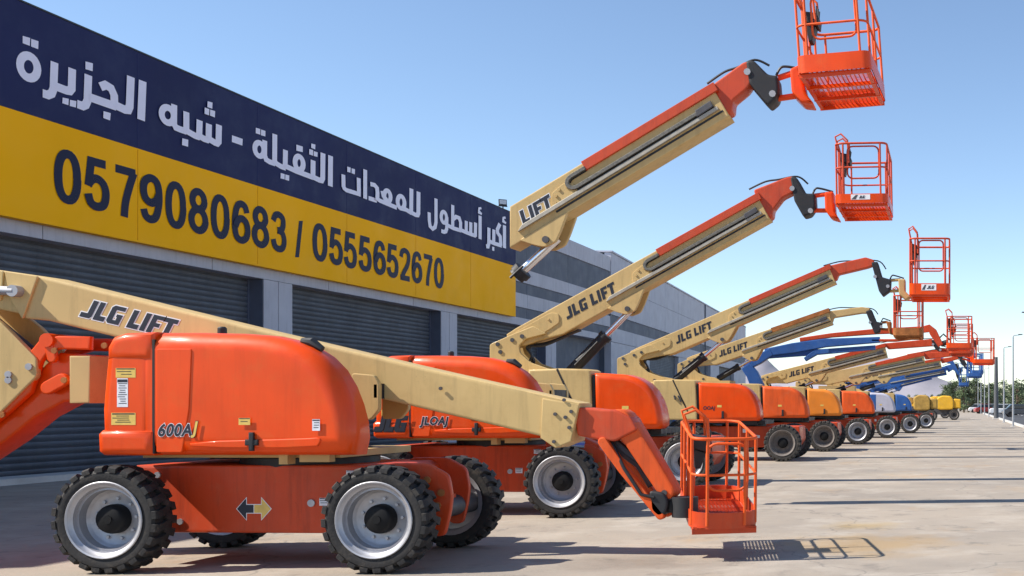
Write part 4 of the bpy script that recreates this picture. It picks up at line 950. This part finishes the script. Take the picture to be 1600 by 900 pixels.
telescopic(1422, 59., 'boom lift with the pale grey hood between the orange and the blue hoods', 'lavender', (1312, 594), (1470, 566),
    ([(1468, 561), (1497, 556), (1499, 561), (1472, 568)],
     [(1495, 556), (1503, 555), (1511, 570), (1508, 575), (1502, 568)], [((1507, 571), (1516, 576)), ((1507, 574), (1516, 580))], None, 'red', 'blue'),
    (1523, 588, .78, 'blue', dict(rail=M['blue'])), tail=-2.8, hood2='blue', hood_x=(-.85, .45))
telescopic(1447, 70., 'boom lift with blue hood and blue boom, last of the row before the yellow one', 'blue', (1338, 604), (1478, 578),
    ([(1476, 572), (1492, 568), (1498, 572), (1482, 582)],
     [(1490, 568), (1496, 568), (1500, 590), (1497, 594), (1494, 588)], [((1497, 590), (1502, 594)), ((1497, 593), (1502, 597))], None, 'blue', 'blue'),
    (1506, 602, .62, 'blue', dict(rail=M['blue'])), tail=-2.8, text=None, boomcol='blue', fly='blue', hood_x=(-.65, .35))

def second_row(wpx, Yn, label, hood, p0, p1, jib, bcol, fly, bk=None):
    r, f = telescopic(wpx, Yn, label, hood, p0, p1, None, None, tail=-2.5, text=None, boomcol=bcol, fly=fly, panel='tan' if bcol == 'tan_old' else 'blue', wheel='dark', hood_x=(-.7, .5), T=.8)
    poly_part(r, 'jib', strip(f.poly(jib), [.22] * (len(jib) - 1) + [.14]), -.1, .1, M[fly], .02)
    if bk: basket(r, (PX(bk[0], Yn + .7) - r.location.x, 0, PZ(bk[1], Yn + .3)), bk[2], 1.5, M[bk[3]], rail=M[bk[3]])
second_row(1290, 63, 'blue boom lift of the second row, its boom showing over the grey hood', 'blue', (1308, 604), (1428, 575), [(1426, 573), (1470, 561), (1487, 566), (1498, 585)], 'blue', 'blue', (1527, 583, .7, 'blue'))
second_row(1350, 75, 'blue boom lift of the second row with the lowest boom', 'blue', (1362, 610), (1455, 587), [(1453, 585), (1486, 574), (1494, 578), (1500, 596)], 'blue', 'blue')
second_row(1306, 54.5, 'worn tan boom lift of the second row with a slim red upper boom', 'faded', (1300, 590), (1420, 560), [(1418, 557), (1468, 548), (1490, 547), (1498, 552)], 'tan_old', 'red')
# blue articulated lift standing behind the fifth one
def blue_lift():
    X0, Y0 = -8.4, 41.1; root = empty('boom_lift', (X0, Y0, 0)); f = Frame(X0, Y0)
    tag(root, 'blue articulated lift behind the fifth lift, with a red upper boom and jib', 'boom lift', 'boom lifts parked in a row')
    wheels(root, 'dark', half=1.1, wb=1.1)
    mb = MB(); mb.box(-1.5, 1.5, -.55, .55, .36, .95, .03); obj('chassis', mb, M['blue'], root)
    mb = MB(); mb.tube([(0, 0, .94), (0, 0, 1.08)], .55, 24); mb.box(-1.1, .9, -.6, .6, 1.02, 1.1); obj('turntable', mb, M['black'], root)
    mb = MB(); mb.prism(round_corners([(-1.2, 1.1), (.9, 1.1), (1.0, 1.4), (.8, 1.85), (-1.2, 1.95)], .1), -1., 1., .1, 4); obj('hood', mb, M['blue'], root, 50)
    for nm, pts, wd, y, m in (('riser', [(1185, 606), (1176, 585), (1166, 572)], [.45, .4, .35], .2, 'blue'), ('lower_arm', [(1164, 573), (1185, 562), (1206, 550)], [.3, .34, .26], .18, 'blue'),
                              ('main_boom', [(1196, 551), (1240, 544), (1290, 536), (1375, 531)], [.26, .36, .30, .2], .16, 'blue'), ('parallel_arm', [(1200, 557), (1270, 551), (1368, 543)], [.16, .2, .16], .1, 'blue'),
                              ('brace', [(1258, 562), (1276, 550), (1296, 549)], [.14, .2, .16], .14, 'blue'), ('fly_section', [(1250, 531), (1300, 524), (1370, 518), (1437, 515)], [.14, .16, .2, .22], .1, 'red'),
                              ('jib', [(1432, 517), (1452, 513), (1458, 519), (1470, 540)], [.2, .26, .28, .2], .12, 'red'), ('jib_link', [(1362, 532), (1400, 532), (1434, 528)], [.09, .09, .08], .16, 'red')):
        poly_part(root, nm, strip(f.poly(pts), wd), -y, y, M[m], .02)
    mb = MB(); a, b = f(1470, 538), f(1482, 534); mb.cyl((a[0], 0, a[1]), (b[0], 0, b[1]), .1, 12); obj('rotator', mb, M['black'], root)
    a = f(1484, 531); mb = MB(); mb.tube([(f(1466, 530)[0], 0, f(1466, 530)[1]), (f(1474, 522)[0], 0, f(1474, 522)[1]), (a[0], 0, a[1])], .03, 8); obj('hose', mb, M['hose'], root)
    basket(root, (PX(1499, Y0 - .4) - X0, 0, PZ(543, Y0 - .9)), .92, 1.6, M['orange'], rail=M['red'])
blue_lift()

# yellow lift at the far end of the yard
def yellow_lift(Yc, dpx, label, boomcol, body='yellow'):
    X0 = PX(1490 + dpx, Yc - 1.2) - 1.3; root = empty('boom_lift', (X0, Yc, 0)); g = Frame(X0, Yc); f = g
    g.poly = lambda pts, dy=0.: [(PX(a + dpx, Yc) - X0, PZ(b, 107)) for a, b in pts]
    tag(root, label, 'boom lift', 'boom lifts parked in a row')
    wheels(root, 'dark', wb=1.35); mb = MB(); mb.box(-1.9, 1.6, -.6, .6, .5, 1.15, .03); obj('chassis', mb, M['gunmetal'], root)
    mb = MB(); mb.prism(round_corners(f.poly([(1464, 640), (1464, 622), (1472, 618), (1486, 619), (1490, 625), (1490, 640)]), .3), -1.1, 1.1, .1, 3); obj('hood', mb, M[body], root, 50)
    mb = MB(); mb.prism(round_corners(f.poly([(1490.5, 638), (1490.5, 623), (1501, 624), (1501, 638)]), .1), -1.0, 1.0, .1, 3); obj('counterweight', mb, M[body], root, 50)
    poly_part(root, 'tower', strip(f.poly([(1448, 641), (1452, 630), (1462, 625)]), [.7, .7, .5]), -.4, .4, M[body], .05)
    poly_part(root, 'boom', strip(f.poly([(1408, 632), (1430, 624), (1462, 626)]), [.4, .5, .4]), -.25, .25, M[boomcol], .04)
    poly_part(root, 'lower_arm', strip(f.poly([(1412, 640), (1432, 636), (1450, 628)]), [.35, .4, .3]), -.2, .2, M[body], .04)
    mb = MB(); mb.tube([(0, 0, 1.1), (0, 0, 1.3)], .6, 18); obj('turntable', mb, M['black'], root)
yellow_lift(107., 0, 'yellow boom lift at the far end of the row, dark chassis', 'tan_old')
yellow_lift(97., -36, 'dull weathered yellow lift mostly hidden between the blue hood and the last yellow lift', 'rust', 'ochre')
yellow_lift(118., -14, 'farthest yellow boom lift, only its cream boom and hood top showing', 'tan')

# ------------------------------------------------------------------ street lamps along the kerb
def lamp_meshes():
    pb = MB(); pb.tube([(0, 0, .0), (0, 0, .25), (0, 0, 5.85), (0, 0, 5.95), (.04, 0, 6.0)], [.085, .07, .045, .04, .035], 10)
    ab = MB(); ab.tube([(.02, 0, 5.96), (.2, 0, 6.0), (.36, 0, 6.02)], .026, 8)
    hb = MB(); hb.prism([(.32, 5.99), (.62, 6.03), (.60, 6.08), (.34, 6.07)], -.09, .09, .015)
    bb = MB(); bb.box(-.16, .16, -.16, .16, 0, .05, .01)
    return [(n, mesh_of(n, b, M[m], 50)) for n, b, m in (('pole', pb, 'pole'), ('arm', ab, 'pole'), ('lamp_head', hb, 'gunmetal'), ('base_plate', bb, 'kerb'))]
LM = lamp_meshes()
ORD = ['first', 'second', 'third', 'fourth', 'fifth', 'sixth', 'seventh', 'eighth', 'ninth', 'tenth']
def lamp(loc, label, flip=False):
    t = empty('street_lamp', loc, None, math.pi if flip else 0); tag(t, label, 'street lamp', 'street lamps along the kerb')
    for n, m in LM: obj(n, m, None, t)
lx = [(1583, 667), (1568.5, 660.5)] + [(1490 + 3.95 * F / d, 630 + EYE * F / d) for d in (129, 147, 166, 186, 208, 232, 258, 290)]
for i, (px, py) in enumerate(lx):
    d = EYE * F / (py - 630); lamp((PX(px, d), d, 0), ORD[i] + ' slim street lamp along the kerb, counted away from the viewer')
lamp((3.98, 57., 0), 'street lamp just past the picture edge, only its dark head showing', True)
t = empty('mast', (PX(1556.5, 111), 111, 0)); tag(t, 'thick dark grey mast standing on the kerb among the slim lamps', 'mast')
mb = MB(); mb.tube([(0, 0, .1), (0, 0, 3), (0, 0, 6.0)], [.24, .21, .16], 14); obj('pole', mb, M['pole_dark'], t, 50)
mb = MB(); mb.box(-.34, .34, -.34, .34, 0, .1, .02); obj('base_plate', mb, M['kerb'], t)

# ------------------------------------------------------------------ trees beyond the road
def tree_meshes(seed, tall):
    rnd = random.Random(seed); tb = MB()
    h = 7.2 if not tall else 10.5; tb.tube([(0, 0, 0), (.06, .03, h * .35), (rnd.uniform(-.2, .2), .1, h * .8)], [.2, .14, .04], 8)
    clumps = []
    for k in range(30 if not tall else 34):
        t = rnd.random(); z = h * (.12 + .88 * t); rad = (1.9 if not tall else 1.25) * (math.sin(math.pi * min(1, .12 + .86 * t)) ** .7)
        a = rnd.uniform(0, 6.28); rr = rad * math.sqrt(rnd.random()); clumps.append((rr * math.cos(a), rr * math.sin(a), z, rnd.uniform(.45, .95)))
    for c in clumps[::2]: tb.tube([(0, 0, c[2] * .6), (c[0] * .6, c[1] * .6, c[2] * .88), c[:3]], [.05, .035, .015], 5)
    lb = MB()
    for (cx, cy, cz, cr) in clumps:
        for _ in range(64):
            d = Vector((rnd.gauss(0, 1), rnd.gauss(0, 1), rnd.gauss(0, 1))); d.normalize(); p = Vector((cx, cy, cz)) + d * cr * rnd.uniform(.35, 1.05)
            s = rnd.uniform(.09, .2); u = Vector((rnd.gauss(0, 1), rnd.gauss(0, 1), rnd.gauss(0, .6))).normalized(); w = u.orthogonal().normalized(); w = (w + u.cross(w) * rnd.uniform(-1, 1)).normalized()
            lb.add([p - u * s, p + w * s * .6, p + u * s, p - w * s * .6], [(0, 1, 2, 3)])
    return mesh_of('trunk', tb, M['bark'], 50), lb
TM = []
for sd, tall, lm in ((1, False, 'leaf'), (2, False, 'leaf'), (3, True, 'leaf_light'), (4, False, 'leaf_light')):
    tr, lb = tree_meshes(sd, tall); me = bpy.data.meshes.new('crown'); me.from_pydata(lb.v, [], lb.f); me.materials.append(M[lm]); TM.append((tr, me))
tr_spots = []
rnd = random.Random(21)
for k in range(34):
    px = 1478 + (k % 17) * 8.4 + rnd.uniform(-3, 3); Y = (205 if k < 17 else 262) + rnd.uniform(-14, 18)
    tr_spots.append((PX(px, Y), Y, rnd.choice([0, 0, 1, 1, 3, 3]), rnd.uniform(.58, .82)))
tr_spots += [(PX(1506, 190), 190, 2, .55), (PX(1526, 215), 215, 2, .62), (PX(1590, 185), 185, 1, .7)]
tr_spots += [(PX(x, 300), 300, 3, .5) for x in (1420, 1432, 1444, 1456, 1466)]
for i, (x, y, k, s) in enumerate(tr_spots):
    t = empty('tree', (x, y, -.03), None, rnd.uniform(0, 6.28)); t.scale = (s * rnd.uniform(1.3, 1.7), s * 1.3, s)
    if k == 2: lab = 'tall slim pale green tree rising above the dark tree line' if i % 2 else 'slim pale green poplar standing beside the far kerb lamps'
    elif y > 295: lab = 'small pale tree far off below the bare hill'
    else: lab = 'bushy dark green tree in the line across the road'
    tag(t, lab, 'tree', 'trees across the road')
    obj('trunk', TM[k][0], None, t); obj('crown', TM[k][1], None, t)

# ------------------------------------------------------------------ parked cars far across the road
def car_meshes():
    out = []
    b = MB(); b.prism(round_corners([(-2.1, .3), (2.1, .3), (2.15, .65), (1.95, .82), (1.1, .9), (-1.9, .92), (-2.15, .7)], .1), -.85, .85, .08, 3); out.append(('body', b, None))
    b = MB(); b.prism(round_corners([(-1.75, .91), (.95, .9), (.35, 1.40), (-1.2, 1.43)], .1), -.76, .76, .1, 3); out.append(('cabin', b, 'glass'))
    b = MB(); b.prism([(-1.15, 1.42), (.3, 1.39), (.25, 1.46), (-1.1, 1.48)], -.66, .66, .02); out.append(('roof', b, None))
    return out
CMs = {}
for cn, cc in (('white', (.75, .75, .75)), ('silver', (.4, .41, .43)), ('dark', (.05, .055, .07)), ('red', (.35, .04, .03))):
    pm = mat(cn + '_car_paint', cc, .3, .1, var=.03, coat=.5); CMs[cn] = [(n, mesh_of(n, b, M[m] if m else pm, 40)) for n, b, m in car_meshes()]
cwm = MB(); cwm.lathe([(.2, -.1), (.31, -.11), (.33, -.06), (.33, .06), (.31, .11), (.2, .1)], 18, True); cwm.lathe([(.2, -.09), (.0, -.08)], 14); CW = mesh_of('wheel', cwm, M['rubber'], 40)
def car(px, Y, c, lab, rz=0.):
    t = empty('parked_car', (PX(px, Y), Y, -.025), None, rz); tag(t, lab, 'car', 'cars parked across the road')
    for n, m in CMs[c]: obj(n, m, None, t)
    for sx in (-1.3, 1.3):
        for sy in (-.78, .78): obj('wheel', CW, None, t, loc=(sx, sy, .33))
for px, Y, c, lab in ((1595, 132, 'dark', 'dark blue car parked at the right edge across the road'), (1571, 150, 'white', 'white car parked across the road behind the lamps'), (1582, 163, 'silver', 'silver car parked between the dark car and the white car'),
                      (1544, 172, 'red', 'red car parked beyond the thick dark mast'), (1533, 190, 'white', 'white car farthest along the road'), (1558, 180, 'silver', 'silver car parked just right of the dark mast')):
    car(px, Y, c, lab, random.uniform(-.1, .2))

# low buildings and a tank beyond the last wing
def shed(x0, x1, Y, h, dome, label, m):
    t = empty('storage_shed', ((x0 + x1) / 2, Y, 0)); w = (x1 - x0) / 2; tag(t, label, 'shed')
    mb = MB(); mb.box(-w, w, 0, 14, 0, h); obj('wall', mb, M[m], t, 0)
    pts = [(-w - .3, h)] + [(-w * math.cos(math.pi * k / 16) * 1.02, h + .01 + dome * math.sin(math.pi * k / 16)) for k in range(17)] + [(w + .3, h)]
    mb = MB(); mb.prism(pts, -.3, 14.3); obj('roof', mb, M['panel'], t, 40)
shed(PX(1188, 140), PX(1238, 140), 140, 2.4, 1.3, 'low pale shed with rounded roof behind the sixth lift', 'kerb')
shed(PX(1255, 170), PX(1330, 170), 170, 2.6, 1.2, 'low long shed with curved roof far beyond the warehouse', 'panel')
